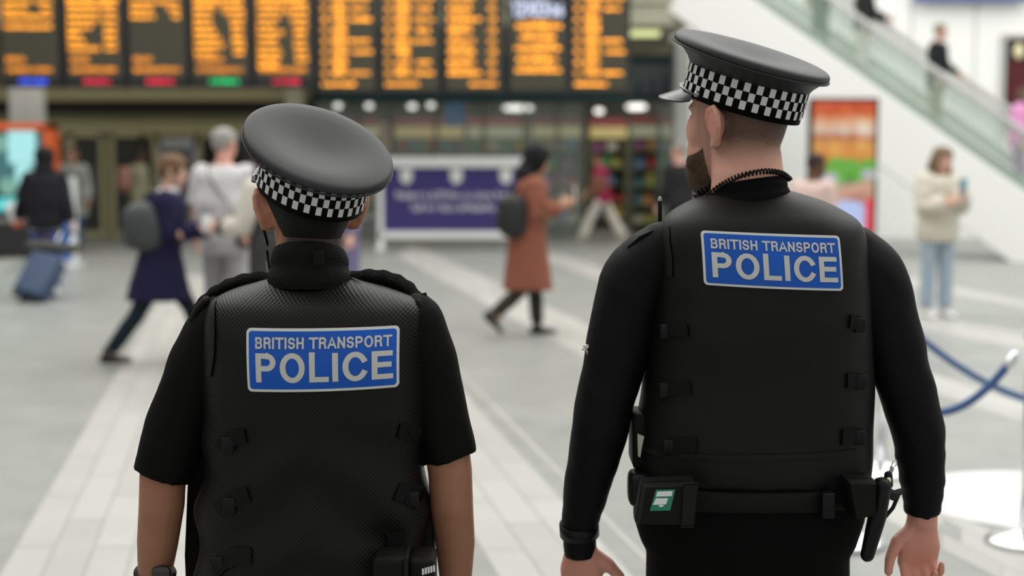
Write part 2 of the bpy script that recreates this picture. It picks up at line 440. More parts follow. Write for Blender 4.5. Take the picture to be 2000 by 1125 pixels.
# ================================================================== SETTING: floor
def floor_mat():
    m = bpy.data.materials.new('grey_granite_paving'); m.use_nodes = True; nt = m.node_tree; b = nt.nodes['Principled BSDF']
    tc = nt.nodes.new('ShaderNodeTexCoord')
    br = nt.nodes.new('ShaderNodeTexBrick'); br.inputs['Scale'].default_value = 1.0
    br.inputs['Color1'].default_value = (.245, .255, .238, 1); br.inputs['Color2'].default_value = (.275, .285, .267, 1)
    br.inputs['Mortar'].default_value = (.225, .23, .212, 1); br.inputs['Mortar Size'].default_value = .006
    br.inputs['Brick Width'].default_value = 1.2; br.inputs['Row Height'].default_value = .6
    mp = nt.nodes.new('ShaderNodeMapping'); mp.inputs['Rotation'].default_value = (0, 0, R(10.5)); nt.links.new(tc.outputs['Object'], mp.inputs['Vector'])
    nt.links.new(mp.outputs[0], br.inputs['Vector'])
    n = nt.nodes.new('ShaderNodeTexNoise'); n.inputs['Scale'].default_value = 3; n.inputs['Detail'].default_value = 8
    nt.links.new(tc.outputs['Object'], n.inputs['Vector'])
    mx = nt.nodes.new('ShaderNodeMix'); mx.data_type = 'RGBA'; mx.blend_type = 'OVERLAY'; mx.inputs[0].default_value = .22
    nt.links.new(br.outputs['Color'], mx.inputs[6]); nt.links.new(n.outputs['Fac'], mx.inputs[7])
    nt.links.new(mx.outputs[2], b.inputs['Base Color']); b.inputs['Roughness'].default_value = .38; b.inputs['Specular IOR Level'].default_value = .35
    return m
fb = MB(); fb.box((-30, -6, -.2), (30, 45, 0)); floor = fb.build('floor', floor_mat(), smooth=False); tag(floor, kind='structure')

pale = M('pale_paving', (.395, .39, .365), .42, nz=(2.5, .10)); pale2 = M('pale_paving_b', (.37, .365, .342), .42, nz=(3, .1))
pale3 = M('pale_paving_c', (.418, .414, .388), .42, nz=(2, .08))
def paving_strip(e0, e1, ncol, step, gap=.006, d0=0):
    """e0, e1: the strip's two long edges as floor points (start, end); slabs are real blocks with open joints"""
    a0, a1 = V(e0[0]), V(e0[1]); b0, b1 = V(e1[0]), V(e1[1])
    Ln = (a1 - a0).length; n = max(1, int(Ln / step))
    for i in range(n):
        for k in range(ncol):
            off = .5 if k % 2 else 0
            def pt(u, t):
                u = max(0, min(1, u)); return a0.lerp(a1, u).lerp(b0.lerp(b1, u), t)
            u0, u1 = (i + off - .25) / n, (i + 1 + off - .25) / n; gu = gap / Ln; wd = max(.05, (a0 - b0).length); gt = gap / wd
            c = [pt(u0 + gu, k / ncol + gt), pt(u1, k / ncol + gt), pt(u1, (k + 1) / ncol), pt(u0 + gu, (k + 1) / ncol)]
            if (c[0] - c[1]).length < .03: continue
            m = MB(); vs = [p + V((0, 0, -.02)) for p in c] + [p + V((0, 0, .0025)) for p in c]
            m.add(vs, [(0, 3, 2, 1), (4, 5, 6, 7), (0, 1, 5, 4), (1, 2, 6, 5), (2, 3, 7, 6), (3, 0, 4, 7)])
            m.build('paving_slab', random.choice((pale, pale, pale2, pale3)), floor, smooth=False)
VPX = 478
def ray(sl, d):    # floor point on a radial line of the paving fan, at distance d
    return V(((VPX - 1000) / FPX * d + sl * CAM_H, d, 0))
paving_strip((ray(-.60, 4.2), ray(-.60, 19)), (ray(-.10, 4.2), ray(-.10, 19)), 5, .85)
paving_strip((ray(.585, 4.2), ray(.585, 13.5)), (ray(.905, 4.2), ray(.905, 13.5)), 3, .85)
paving_strip((ray(.968, 4.2), ray(.968, 13)), (ray(.984, 4.2), ray(.984, 13)), 1, 1.6)
def strip_px(p0, p1, q0, q1, nc, step):
    paving_strip((fl(*p0), fl(*p1)), (fl(*q0), fl(*q1)), nc, step)
strip_px((800, 474), (1840, 955), (775, 500), (1840, 1074), 3, .8)
strip_px((1040, 479), (2080, 815), (1040, 503), (2080, 853), 2, .8)
strip_px((1500, 560), (2150, 678), (1500, 592), (2150, 706), 2, .8)
strip_px((1600, 507), (2150, 618), (1600, 524), (2150, 630), 2, .8)
strip_px((1840, 985), (2200, 1180), (1840, 1074), (2200, 1260), 3, .7)
strip_px((-220, 640), (60, 500), (-320, 640), (20, 500), 3, .8)
d = MB(); c = fl(2030, 976); d.disc((c.x, c.y, .003), .585, .004, 64); sticker = d.build('floor_sticker', M('white_vinyl', (.68, .68, .68), .45), smooth=False)
tag(sticker, 'round plain white sticker on the floor beside the chrome rope post', 'floor sticker')

# ================================================================== SETTING: back of the hall under the mezzanine
olive = M('olive_panel', (.27, .25, .135), .55, nz=(1.5, .15)); olive_l = M('olive_frame', (.42, .385, .225), .5)
dark_glass = M('dark_door_glass', (.02, .02, .016), .2, spec=.5); dark_p = M('dark_band_panel', (.03, .028, .02), .7)
beige = M('beige_soffit', (.36, .345, .26), .7, nz=(2, .08)); white_w = M('white_wall_paint', (.92, .92, .89), .55, nz=(.6, .03))
YB = 27.6
X0, XS = -16.0, at(618, 300, YB).x            # left part of the rear wall ends where the shop begins
wl = boxo('wall_rear', (X0, YB, 0), (XS, YB + .3, 4.2), olive); tag(wl, kind='structure')
o = boxo('trim_1', (X0, YB - .5, at(0, 196, YB - .5).z), (XS - .05, YB - .01, at(0, 170, YB - .5).z), olive_l); tag(o, kind='structure')
o = boxo('trim_2', (X0, YB - .12, at(0, 222, YB).z), (XS - .05, YB - .01, at(0, 197, YB).z), dark_p); tag(o, kind='structure')  # dark band below the paler beam
o = boxo('trim_3', (X0, YB - .06, at(0, 264, YB).z), (XS - .05, YB - .005, at(0, 236, YB).z), olive_l); tag(o, kind='structure')
doors = [(-40, 14), (26, 66), (98, 130), (148, 196), (226, 276), (286, 300), (396, 440), (452, 500), (512, 560), (572, 606)]
for k, (a, b) in enumerate(doors):
    xa, xb = at(a, 300, YB).x, at(b, 300, YB).x; zt = at(0, 268, YB).z
    e = empty('door_%d' % (k + 1), ((xa + xb) / 2, YB - .03, 0), kind='structure')
    w = (xb - xa) / 2
    fr = MB(); fr.box((-w - .09, -.06, 0), (-w, .03, zt + .08)); fr.box((w, -.06, 0), (w + .09, .03, zt + .08)); fr.box((-w - .09, -.06, zt), (w + .09, .03, zt + .08))
    fr.build('door_frame', olive_l, e, smooth=False)
    boxo('pane', (-w, -.01, .12), (w, .012, zt), dark_glass, e); boxo('kick_plate', (-w, -.02, .01), (w, .014, .12), olive_l, e)
    if w > .18: 
        h = MB(); h.tube([(w * .7, -.06, .95), (w * .7, -.06, 1.35)], [.014, .014]); h.build('handle', M('door_steel', (.4, .4, .38), .3, 1), e)
# mezzanine slab: soffit and front edge
sl = boxo('ceiling', (X0, 24.3, 3.75), (2.98, 34, 4.1), beige); tag(sl, kind='structure')
sl2 = boxo('wall_mezzanine', (X0, 24.25, 4.1), (2.98, 24.6, 7.5), beige); tag(sl2, kind='structure')
o = boxo('wall_left', (X0 - .3, -6, 0), (X0, 45, 8), M('grey_wall', (.3, .3, .28), .7)); tag(o, kind='structure')
e = empty('strip_light', (at(1258, 62, 25.0).x, 25.0, 3.68), label='glowing yellow-green strip light fixed beneath the beige soffit', cat='light')
boxo('diffuser', (-.27, -.05, -.07), (.27, .05, .03), M('strip_glow', (.9, .9, .6), emit=(.8, .85, .38), es=.9), e, bev=.02); boxo('housing', (-.3, -.06, .03), (.3, .06, .07), beige, e)
for px in (120, 420):  # added fill lights without fittings, to brighten the olive rear wall
    ld = bpy.data.lights.new('soffit_fill', 'AREA'); ld.shape = 'RECTANGLE'; ld.size = 3.0; ld.size_y = .5; ld.energy = 7; ld.color = (1, .95, .75)
    lo = bpy.data.objects.new('soffit_fill', ld); col.objects.link(lo); lo.location = (at(px, 300, 26).x, 26.0, 3.72)
# round white column by the kiosk
cb = MB(); c = at(56, 300, 23.6); cb.tube([(c.x, c.y, 0), (c.x, c.y, 7.5)], [.285, .285], n=40, round0=False, round1=False)
o = cb.build('column', M('white_column', (.78, .78, .74), .5)); tag(o, kind='structure')
cb = MB(); c = at(578, 300, 26.9); cb.box((c.x - .16, c.y - .16, 0), (c.x + .16, c.y + .16, 3.75)); o = cb.build('pillar', M('cream_pillar', (.5, .48, .36), .6), smooth=False); tag(o, kind='structure')

# ================================================================== shop behind glass
SH = 27.6
sx0, sx1 = at(618, 300, SH).x, at(1322, 300, SH).x
o = boxo('wall_shop_back', (sx0 - .2, 32.2, 0), (sx1 + .6, 32.4, 3.75), M('shop_back', (.10, .10, .075), .8)); tag(o, kind='structure')
o = boxo('wall_shop_side', (sx0 - .2, SH, 0), (sx0, 32.2, 3.75), M('shop_back', (.1, .1, .075))); tag(o, kind='structure')
o = boxo('wall_above_shop', (sx0, SH - .1, 3.45), (sx1 + .3, SH + .1, 3.75), beige); tag(o, kind='structure')
e = empty('shop_fascia', (0, SH - .12, 0), label='dark teal shop fascia above the lit shop window', cat='fascia')
boxo('board', (sx0, 0, at(0, 200, SH).z), (sx1, .14, 3.45), M('teal_fascia', (.022, .06, .072), .4), e)
boxo('lower_band', (sx0, -.03, at(0, 200, SH).z), (sx1, 0, at(0, 183, SH).z), M('teal_band', (.02, .075, .085), .35), e)
# pictured panel at the right end of the fascia: pale with dark blue shapes
pn = boxo('picture_panel', (at(1232, 0, SH).x, -.03, at(0, 186, SH).z), (at(1316, 0, SH).x, -.002, at(0, 126, SH).z), M('pale_blue_panel', (.17, .20, .22), .5), e)
for a, b, t in ((1245, 1252, 160), (1271, 1278, 158), (1296, 1302, 150)):
    boxo('figure_mark', (at(a, 0, SH).x, -.036, at(0, 184, SH).z), (at(b, 0, SH).x, -.03, at(0, t, SH).z), M('navy_mark', (.02, .035, .12)), e)
# glazing with mullions
e = empty('shop_window', (0, SH, 0), label='wide shop window of clear panes between slim grey mullions', cat='window')
gl = M('shop_glass', (.75, .85, .8), .02, spec=.4, alpha=.16); zt = at(0, 200, SH).z
xs = [sx0, at(700, 0, SH).x, at(765, 0, SH).x, at(850, 0, SH).x, at(945, 0, SH).x, at(1025, 0, SH).x, at(1090, 0, SH).x, at(1140, 0, SH).x, at(1290, 0, SH).x, sx1]
for i in range(len(xs) - 1):
    if i != 7: boxo('pane', (xs[i] + .03, .02, .1), (xs[i + 1] - .03, .03, zt), gl, e)
    boxo('mullion', (xs[i] - .03, -.03, 0), (xs[i] + .03, .06, zt), M('mullion_grey', (.20, .22, .18), .4), e)
boxo('sill', (sx0, -.05, 0), (xs[7], .06, .1), M('mullion_grey', (.2, .22, .18)), e)
# ceiling lamps inside the shop
lm = M('lamp_glow', (1, 1, .95), emit=(1, 1, .92), es=1.7)
for i, (px, py, w, lb) in enumerate(((660, 207, .07, 'round white ceiling lamp at the dim left end of the shop'), (721, 207, .07, 'round white shop lamp second from the dim end'),
        (805, 208, .08, 'round white shop lamp above the purple hoarding'), (842, 206, .07, 'round white shop lamp beside the dark blue hanging sign'),
        (1012, 211, .30, 'long bright lamp bar glowing above the shop counter'), (1170, 217, .085, 'round white shop lamp above the open entrance'),
        (1243, 209, .20, 'wide bright lamp near the white pier'))):
    p = at(px, py, 28.6); b = MB(); b.sq((0, 0, 0), (w, .09, .05 if w < .1 else .055), 2.5, 20, 10)
    rt = empty('shop_lamp', p, label=lb, cat='lamp', group='lamps in the shop ceiling')
    b.build('glowing_bulb', lm, rt); st = MB(); st.tube([(0, 0, .04), (0, 0, 3.75 - p.z)], [.012, .012], n=8); st.build('stem', M('dark_stem', (.05, .05, .05)), rt)
for i, (px, w) in enumerate(((690, 2.4), (900, 3), (1230, 2.6))):
    p = at(px, 260, 29.8); ld = bpy.data.lights.new('shop_interior_light', 'AREA'); ld.shape = 'RECTANGLE'; ld.size = w; ld.size_y = 1.2
    ld.energy = (10, 26, 30)[i]; ld.color = (1, .96, .8)
    lo = bpy.data.objects.new('shop_interior_light', ld); col.objects.link(lo); lo.location = (p.x, 29.6, 3.6)
# shelving with goods
goods = [(.55, .05, .05), (.7, .5, .08), (.1, .35, .15), (.15, .3, .5), (.6, .55, .4), (.35, .1, .3), (.65, .3, .08), (.7, .68, .6), (.08, .25, .3), (.45, .42, .1)]
gm = [M('packet_%d' % i, c, .5) for i, c in enumerate(goods)]
pk = []
for k in range(6):
    b = MB(); w = (.07, .09, .11, .13, .08, .10)[k]; h = (.2, .16, .24, .13, .26, .18)[k]
    b.bbox((-w, -.06, 0), (w, .06, h), .012); pk.append((b.mesh('packet'), w, h))
units = [(640, 740, 30.6, 'shelf rack in the dim end of the shop'), (770, 905, 30.2, 'shelf rack with yellow price strips behind the hoarding'), (912, 1032, 30.4, 'shelf rack beside the hoarding edge'),
         (1040, 1138, 29.6, 'greenish shelf rack next to the walking shopper'), (1152, 1225, 31.0, 'shelf rack with red goods inside the entrance'), (1232, 1312, 29.2, 'tall shelf rack close to the white pier')]
for k, (a, b_, y, lb) in enumerate(units):
    xa, xb = at(a, 0, y).x, at(b_, 0, y).x
    e = empty('shelf_rack', ((xa + xb) / 2, y, 0), label=lb, cat='shelf rack'); w = (xb - xa) / 2
    boxo('back_panel', (-w, .2, 0), (w, .24, 2.3), M('rack_back', (.10, .11, .07), .7), e)
    for sx in (-w, w - .04): boxo('upright', (sx, -.2, 0), (sx + .04, .2, 2.3), M('rack_side', (.25, .25, .18), .6), e)
    hd = boxo('header', (-w, -.24, 1.93), (w, -.2, 2.16), M('header_%d' % (k % 3), ((.75, .70, .42), (.75, .62, .3), (.60, .62, .45))[k % 3], .5, emit=((.7, .66, .36), (.75, .6, .25), (.4, .42, .3))[k % 3], es=.16), e)
    boxo('top_strip', (-w, -.25, 2.19), (w, -.2, 2.34), M('red_strip', (.42, .10, .12), .5), e)
    for lv in range(5):
        z = .2 + lv * .37
        boxo('shelf', (-w + .04, -.2, z - .02), (w - .04, .2, z), M('rack_shelf', (.35, .34, .24), .6), e)
        x = -w + .18
        while x < w - .17:
            me, pw, ph = random.choice(pk)
            po = bpy.data.objects.new('packet', me.copy()); po.data.materials.append(random.choice(gm)); col.objects.link(po)
            po.location = ((xa + xb) / 2 + x, y - .12, z + .0005)
            tag(po, 'small coloured packet standing on a shelf inside the shop', 'packet', 'packets on the shop shelves')
            x += pw * 2 + .045
sg = boxo('hanging_sign', (at(868, 0, 28.3).x, 28.25, at(0, 245, 28.3).z), (at(906, 0, 28.3).x, 28.3, at(0, 187, 28.3).z), M('sign_blue', (.03, .09, .2), .4, emit=(.02, .1, .25), es=.3))
sgm = MB(); sgm.box((at(880, 0, 28.3).x, 28.26, at(0, 188, 28.3).z), (at(884, 0, 28.3).x, 28.29, 3.75)); sgm.build('hanger', M('dark_stem', (.05, .05, .05)), sg, smooth=False)
tag(sg, 'dark blue hanging sign inside the shop above the hoarding', 'sign')
pst = boxo('poster', (at(738, 0, 27.2).x, 27.575, at(0, 300, 27.2).z), (at(755, 0, 27.2).x, 27.60, at(0, 238, 27.2).z), M('pale_poster', (.6, .5, .42), .5)); tag(pst, 'small pale poster on the shop window behind the shorter officer cap', 'poster')

# ================================================================== departure boards
amber = M('led_amber', (.02, .01, 0), emit=(1.0, .36, .022), es=2.7); amber_b = M('led_amber_bright', (.02, .01, 0), emit=(1.0, .36, .022), es=4.4); amber_d = M('led_amber_dim', (.02, .01, 0), emit=(1.0, .32, .025), es=1.5)
LEDC = {'blue': M('led_blue', (0, 0, .02), emit=(.05, .12, 1), es=2.2), 'red': M('led_red', (.02, 0, 0), emit=(1, .03, .08), es=1.6), 'green': M('led_green', (0, .02, 0), emit=(.02, .9, .25), es=1.6),
        'white': M('led_white', (.02, .02, .02), emit=(.72, .78, 1), es=1.35)}
case = M('board_case', (.012, .012, .014), .4); face = M('board_face', (.052, .048, .03), .35)
YD = 21.6
def led_row(mb, x0, x1, z, h, dens=.9, cw=.034):
    """a row of dot-matrix characters too small to read: lit bars in character cells"""
    x = x0
    while x < x1 - cw * .5:
        if random.random() < dens:
            k = random.random()
            mb.box((x, -.016, z), (x + cw * .25, -.0085, z + h))
            if k < .7: mb.box((x + cw * .25, -.016, z + h * random.choice((0, .4, .8))), (x + cw * .8, -.0085, z + h * random.choice((.2, .6, 1))))
            if k > .35: mb.box((x + cw * .55, -.016, z), (x + cw * .8, -.0085, z + h * random.choice((.5, 1))))
        x += cw
# per board: (left, right) of the lit columns in pixels, list of rows (py, parts)
centres = [62, 187, 310, 433, 556, 679, 802, 926, 1051, 1171]
names = ['leftmost departure board with a blue line at its foot', 'departure board with a red line, right beside the blue-footed board', 'half-empty departure board with a red line and few amber rows',
         'departure board with a green line at its foot', 'amber departure board with a red line, beside the green-footed board', 'amber departure board directly above the shorter officer cap',
         'second amber departure board to the left of the clock', 'amber departure board next to the clock, over the hoarding', 'departure board with the white clock and centred amber message', 'rightmost departure board at the end of the row']
foot = ['blue', 'red', 'red', 'green', 'red', None, None, None, None, None]
for k, cx in enumerate(centres):
    lf = k < 5; bot = 171 if lf else 181
    p = at(cx, bot, YD); e = empty('departure_board', (p.x, YD, p.z), label=names[k], cat='departure board', group='row of departure boards')
    HW = .457; top = 2.0
    cs = MB(); cs.bbox((-HW, 0, 0), (HW, .22, top), .012); cs.build('housing', case, e, smooth=False)
    pxm = YD / FPX
    hw = .41
    fz = 20 * pxm if lf else 5 * pxm
    boxo('display', (-hw, -.008, fz), (hw, .0, top - .03), face, e)
    tx = MB(); td = MB()
    def Z(py): return (bot - py) * pxm
    def X(px): return (px - cx) * pxm
    if lf:
        led_row(td, X(cx - 47), X(cx + 43), Z(141), .065, 1, .03)
        led_row(td, X(cx - 47), X(cx - (8 if k != 3 else -5)), Z(122), .075, 1, .036)
        ext = {0: [(52, 95), (33, 95), (20, 45, 75, 95), (5, 50, 62, 95)], 2: [(33, 45, 80, 95), (19, 42, 72, 95), (5, 48, 52, 95)],
               1: [(94, 60, 70, 95), (80, 32, 70, 95), (66, 30, 70, 95), (53, 48, 70, 95), (39, 60, 66, 95), (25, 62, 66, 95), (11, 70, 70, 95), (1, 50, 60, 95)],
               3: [(102, 42, 75, 95), (89, 55, 73, 95), (76, 50, 72, 95), (63, 44, 72, 95), (50, 38, 72, 95), (37, 32, 68, 95), (23, 38, 55, 95), (10, 45, 52, 95), (0, 60, 65, 95)],
               4: [(128, 36), (115, 44, 74, 95), (102, 46, 72, 95), (89, 40, 70, 95), (76, 38, 70, 95), (63, 52, 70, 95), (50, 34, 68, 95), (37, 40, 62, 95), (23, 45, 50, 95), (10, 52, 60, 95), (0, 90)]}[k]
        for r in ext:
            led_row(tx, X(cx - 50), X(cx - 50 + r[1]), Z(r[0] + 6), .052, 1, .036)
            if len(r) > 2: led_row(tx, X(cx - 50 + r[2]), X(cx - 50 + r[3]), Z(r[0] + 6), .052, 1, .036)
        st = MB(); led_row(st, X(cx - 22), X(cx + 37 if foot[k] == 'green' else cx + 33), Z(163), .06, 1, .045)
        tag(st.build('status_line', LEDC[foot[k]], e, smooth=False), kind='stuff')
    elif k != 8:
        x0 = cx - 50
        if k == 7: led_row(tx, X(cx - 8), X(cx + 46), Z(167), .034, 1, .045)
        else: led_row(tx, X(x0 + 2), X(x0 + 66), Z(167), .036, 1, .045)
        long = {5: (1, 0, 1, 1, 0, 1, 1, 1), 6: (1, 1, 0, 1, 1, 1, 1, 1), 9: (1, 0, 1, 1, 0, 0, 1, 1)}.get(k, ())
        for r in range(8):
            py = 146 - r * 20.5
            if k == 7:
                led_row(tx, X(x0), X(x0 + (60, 52, 50, 54, 46, 62, 48, 50)[r]), Z(py), .040, 1, .04); led_row(tx, X(x0 + 4), X(x0 + 44), Z(py - 10), .022, .8, .04)
                led_row(tx, X(x0 + 78), X(x0 + 96), Z(py), .036, 1, .04)
            else:
                led_row(tx, X(x0 + 2), X(x0 + 14), Z(py), .036, 1, .04)
                led_row(tx, X(x0 + 22), X(x0 + 50), Z(py), .044, 1, .036); led_row(tx, X(x0 + 22), X(x0 + 48), Z(py - 10.5), .026, .9, .036)
                if long[r]: led_row(tx, X(x0 + (56, 62, 60, 54, 64, 58, 60, 56)[r]), X(x0 + (96, 90, 97, 92, 88, 96, 90, 97)[r]), Z(py), .036, 1, .038)
    else:
        for r in range(5):
            w = (43, 40, 44, 35, 43)[r]
            led_row(tx, X(cx - w), X(cx + w), Z(141 - r * 21), .046, 1, .04); led_row(tx, X(cx - w * .8), X(cx + w * .8), Z(131 - r * 21), .02, .8, .04)
        for txt, x0, x1, z0, z1 in (('12:03', -50, 18, 36, 4), ('06', 22, 48, 36, 11)):
            for ch in text_fit_chars(txt, .24, .12, X(cx + x0), X(cx + x1), Z(z0), Z(z1)):
                ck = MB()
                for q in ch: ck.add([(x, -.014, z) for x, z in q], [(0, 1, 2, 3)])
                ck.build('clock_digit', LEDC['white'], e, smooth=False, fix=False)
        boxo('clock_face', (-.45, -.012, Z(42)), (.45, -.009, Z(-3)), M('clock_black', (.008, .008, .009), .5), e)
    tag(tx.build('led_text', amber if lf else amber_b, e, smooth=False), kind='stuff')
    if td.v: tag(td.build('led_footer_text', amber_d, e, smooth=False), kind='stuff')
    for sx in (-.3, .3):
        hr = MB(); hr.tube([(sx, .11, top - .01), (sx, .11, top + 3.2)], [.018, .018], n=8); hr.build('hanger_rod', case, e)
    br = MB(); br.tube([(HW - .03, .06, .06), (HW - .03, .06, 0), (HW - .03, .06, -.03)], [.02, .02, .02], n=8); br.build('bracket', M('bracket_grey', (.12, .12, .11), .4, .6), e)

# ================================================================== white stair side, escalator
E0 = fl(1975, 512); ED = V((-.836, .549, 0)); RISE = .698
EN = V((ED.y, -ED.x, 0)); EN = EN if EN.y < 0 else -EN          # towards the camera side
def esc(s, h, w):   # along run s, vertical height h above the lower edge line, w away from the near face
    return E0 + ED * s + V((0, 0, RISE * s + h)) - EN * w
er = empty('escalator', E0, label='white clad escalator rising to the left with green glass sides', cat='escalator')
def emesh(name, mb, m, parent=er, smooth=False):
    mb.v = [v - E0 for v in mb.v]; return mb.build(name, m, parent, smooth=smooth)
S1 = 8.6
def slab(s0, s1, h0, h1, w0, w1, mb):
    vs = [esc(s0, h0, w0), esc(s1, h0, w0), esc(s1, h0, w1), esc(s0, h0, w1), esc(s0, h1, w0), esc(s1, h1, w0), esc(s1, h1, w1), esc(s0, h1, w1)]
    for v in vs: v.z = max(v.z, 0.001)
    mb.add(vs, [(0, 3, 2, 1), (4, 5, 6, 7), (0, 1, 5, 4), (1, 2, 6, 5), (2, 3, 7, 6), (3, 0, 4, 7)]); return mb
HC = 1.15
b = MB(); vs = []
prof = [(-1.55, 0), (0, 0), (S1, 0), (S1, HC), (-1.5, HC)]
ring0 = [esc(s, h, 0) for s, h in prof]; ring1 = [esc(s, h, 1.5) for s, h in prof]
ring0[0].z = ring1[0].z = 0.0; ring0[-1].z = ring1[-1].z = max(.03, ring0[-1].z)
n = len(prof); b.add(ring0 + ring1, [tuple(range(n))[::-1], tuple(range(n, 2 * n))] + [(i, (i + 1) % n, n + (i + 1) % n, n + i) for i in range(n)])
emesh('cladding', b, M('escalator_white', (.84, .84, .815), .45, nz=(.5, .02)))
b = MB(); slab(0.02, S1, -.05, .0, .02, 1.4, b); emesh('soffit_edge', b, M('soffit_dark', (.16, .16, .13), .6))
glassm = M('green_glass', (.46, .57, .49), .05, spec=.5, alpha=.26); glass_e = M('glass_band_dark', (.26, .34, .28), .25, alpha=.75)
for side, w in (('near', .12), ('far', 1.3)):
    s = -1.3; k = 0
    while s < S1:
        b = MB(); slab(s, min(S1, s + 1.35), HC, HC + .80, w, w + .02, b); emesh('glass_panel', b, glassm); s += 1.38; k += 1
    b = MB(); b.tube([esc(-1.35, HC + .83, w), esc(S1, HC + .83, w)], [(.05, .035)] * 2, n=12); emesh('handrail', b, M('handrail_grey', (.42, .42, .41), .4), smooth=True)
    b = MB(); slab(-1.3, S1, HC, HC + .16, w - .03, w + .05, b); emesh('skirt_trim', b, M('skirt_greygreen', (.30, .36, .31), .4, .3))
b = MB(); slab(-1.35, S1, HC + .40, HC + .47, 1.36, 1.40, b); emesh('inner_rail', b, M('rail_white', (.6, .62, .6), .4))
for i in range(36):
    s = -.8 + i * .26
    c0 = esc(s, HC - .02, .2); b = MB()
    q = [esc(s, 0, .2), esc(s + .26, 0, .2), esc(s + .26, 0, 1.25), esc(s, 0, 1.25)]
    z = max(.02, esc(s, HC - .30, 0).z)
    vs = [V((p.x, p.y, z)) for p in q] + [V((p.x, p.y, z + .14)) for p in q]
    b.add(vs, [(0, 3, 2, 1), (4, 5, 6, 7), (0, 1, 5, 4), (1, 2, 6, 5), (2, 3, 7, 6), (3, 0, 4, 7)]); emesh('step', b, M('step_grey', (.25, .25, .25), .5, .3))
# wall below / behind the escalator
YW = 27.2
wx0 = at(1322, 300, YW).x
o = boxo('wall_right', (wx0, YW, 0), (20, YW + .3, 8.5), white_w); tag(o, kind='structure')
o = boxo('pier', (at(1318, 300, 26.6).x, 26.55, 0), (at(1345, 300, 26.6).x, YW, 3.6), M('pier_white', (.62, .63, .60), .6)); tag(o, kind='structure')
# upper rear wall panels with a dark doorway at the right edge
sm = M('wall_seam', (.55, .55, .54), .6)
for px, y0, y1 in ((1780, 0, 120), (1905, 0, 200)):
    o = boxo('trim_4', (at(px, 0, YW).x, YW - .02, at(0, y1, YW).z), (at(px + 3, 0, YW).x, YW - .001, 8.4), sm); tag(o, kind='structure')
e = empty('door_11', (at(2010, 0, YW).x, YW - .03, at(0, 265, YW).z), kind='structure')
zt = at(0, 75, YW).z - at(0, 265, YW).z; w = at(2055, 0, YW).x - at(2010, 0, YW).x
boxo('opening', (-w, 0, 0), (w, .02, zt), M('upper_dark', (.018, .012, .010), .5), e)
boxo('curtain', (-w * .86, -.012, zt * .35), (w * .9, -.001, zt * .78), M('dark_red', (.09, .012, .018), .8), e)
boxo('frame_side', (-w - .09, -.05, 0), (-w, .02, zt + .08), M('frame_grey', (.5, .5, .48), .5), e); boxo('frame_top', (-w, -.05, zt), (w, .02, zt + .08), M('frame_grey', (.5, .5, .48), .5), e)
lb = MB(); p = at(1990, 100, YW - .1); lb.sq(p, (.09, .06, .14), 2); o = lb.build('wall_lamp', M('dim_lamp', (.6, .55, .35), emit=(.6, .55, .3), es=.5)); tag(o, 'dim yellowish lamp in the upper dark doorway', 'lamp')
o = boxo('banner_strip', (at(1785, 0, YW - .2).x, YW - .25, at(0, 3, YW - .2).z), (at(2010, 0, YW - .2).x, YW - .2, at(0, -60, YW - .2).z), M('blue_banner', (.08, .09, .3), .6)); tag(o, 'dark blue sign edge high on the white wall above the escalator', 'sign')

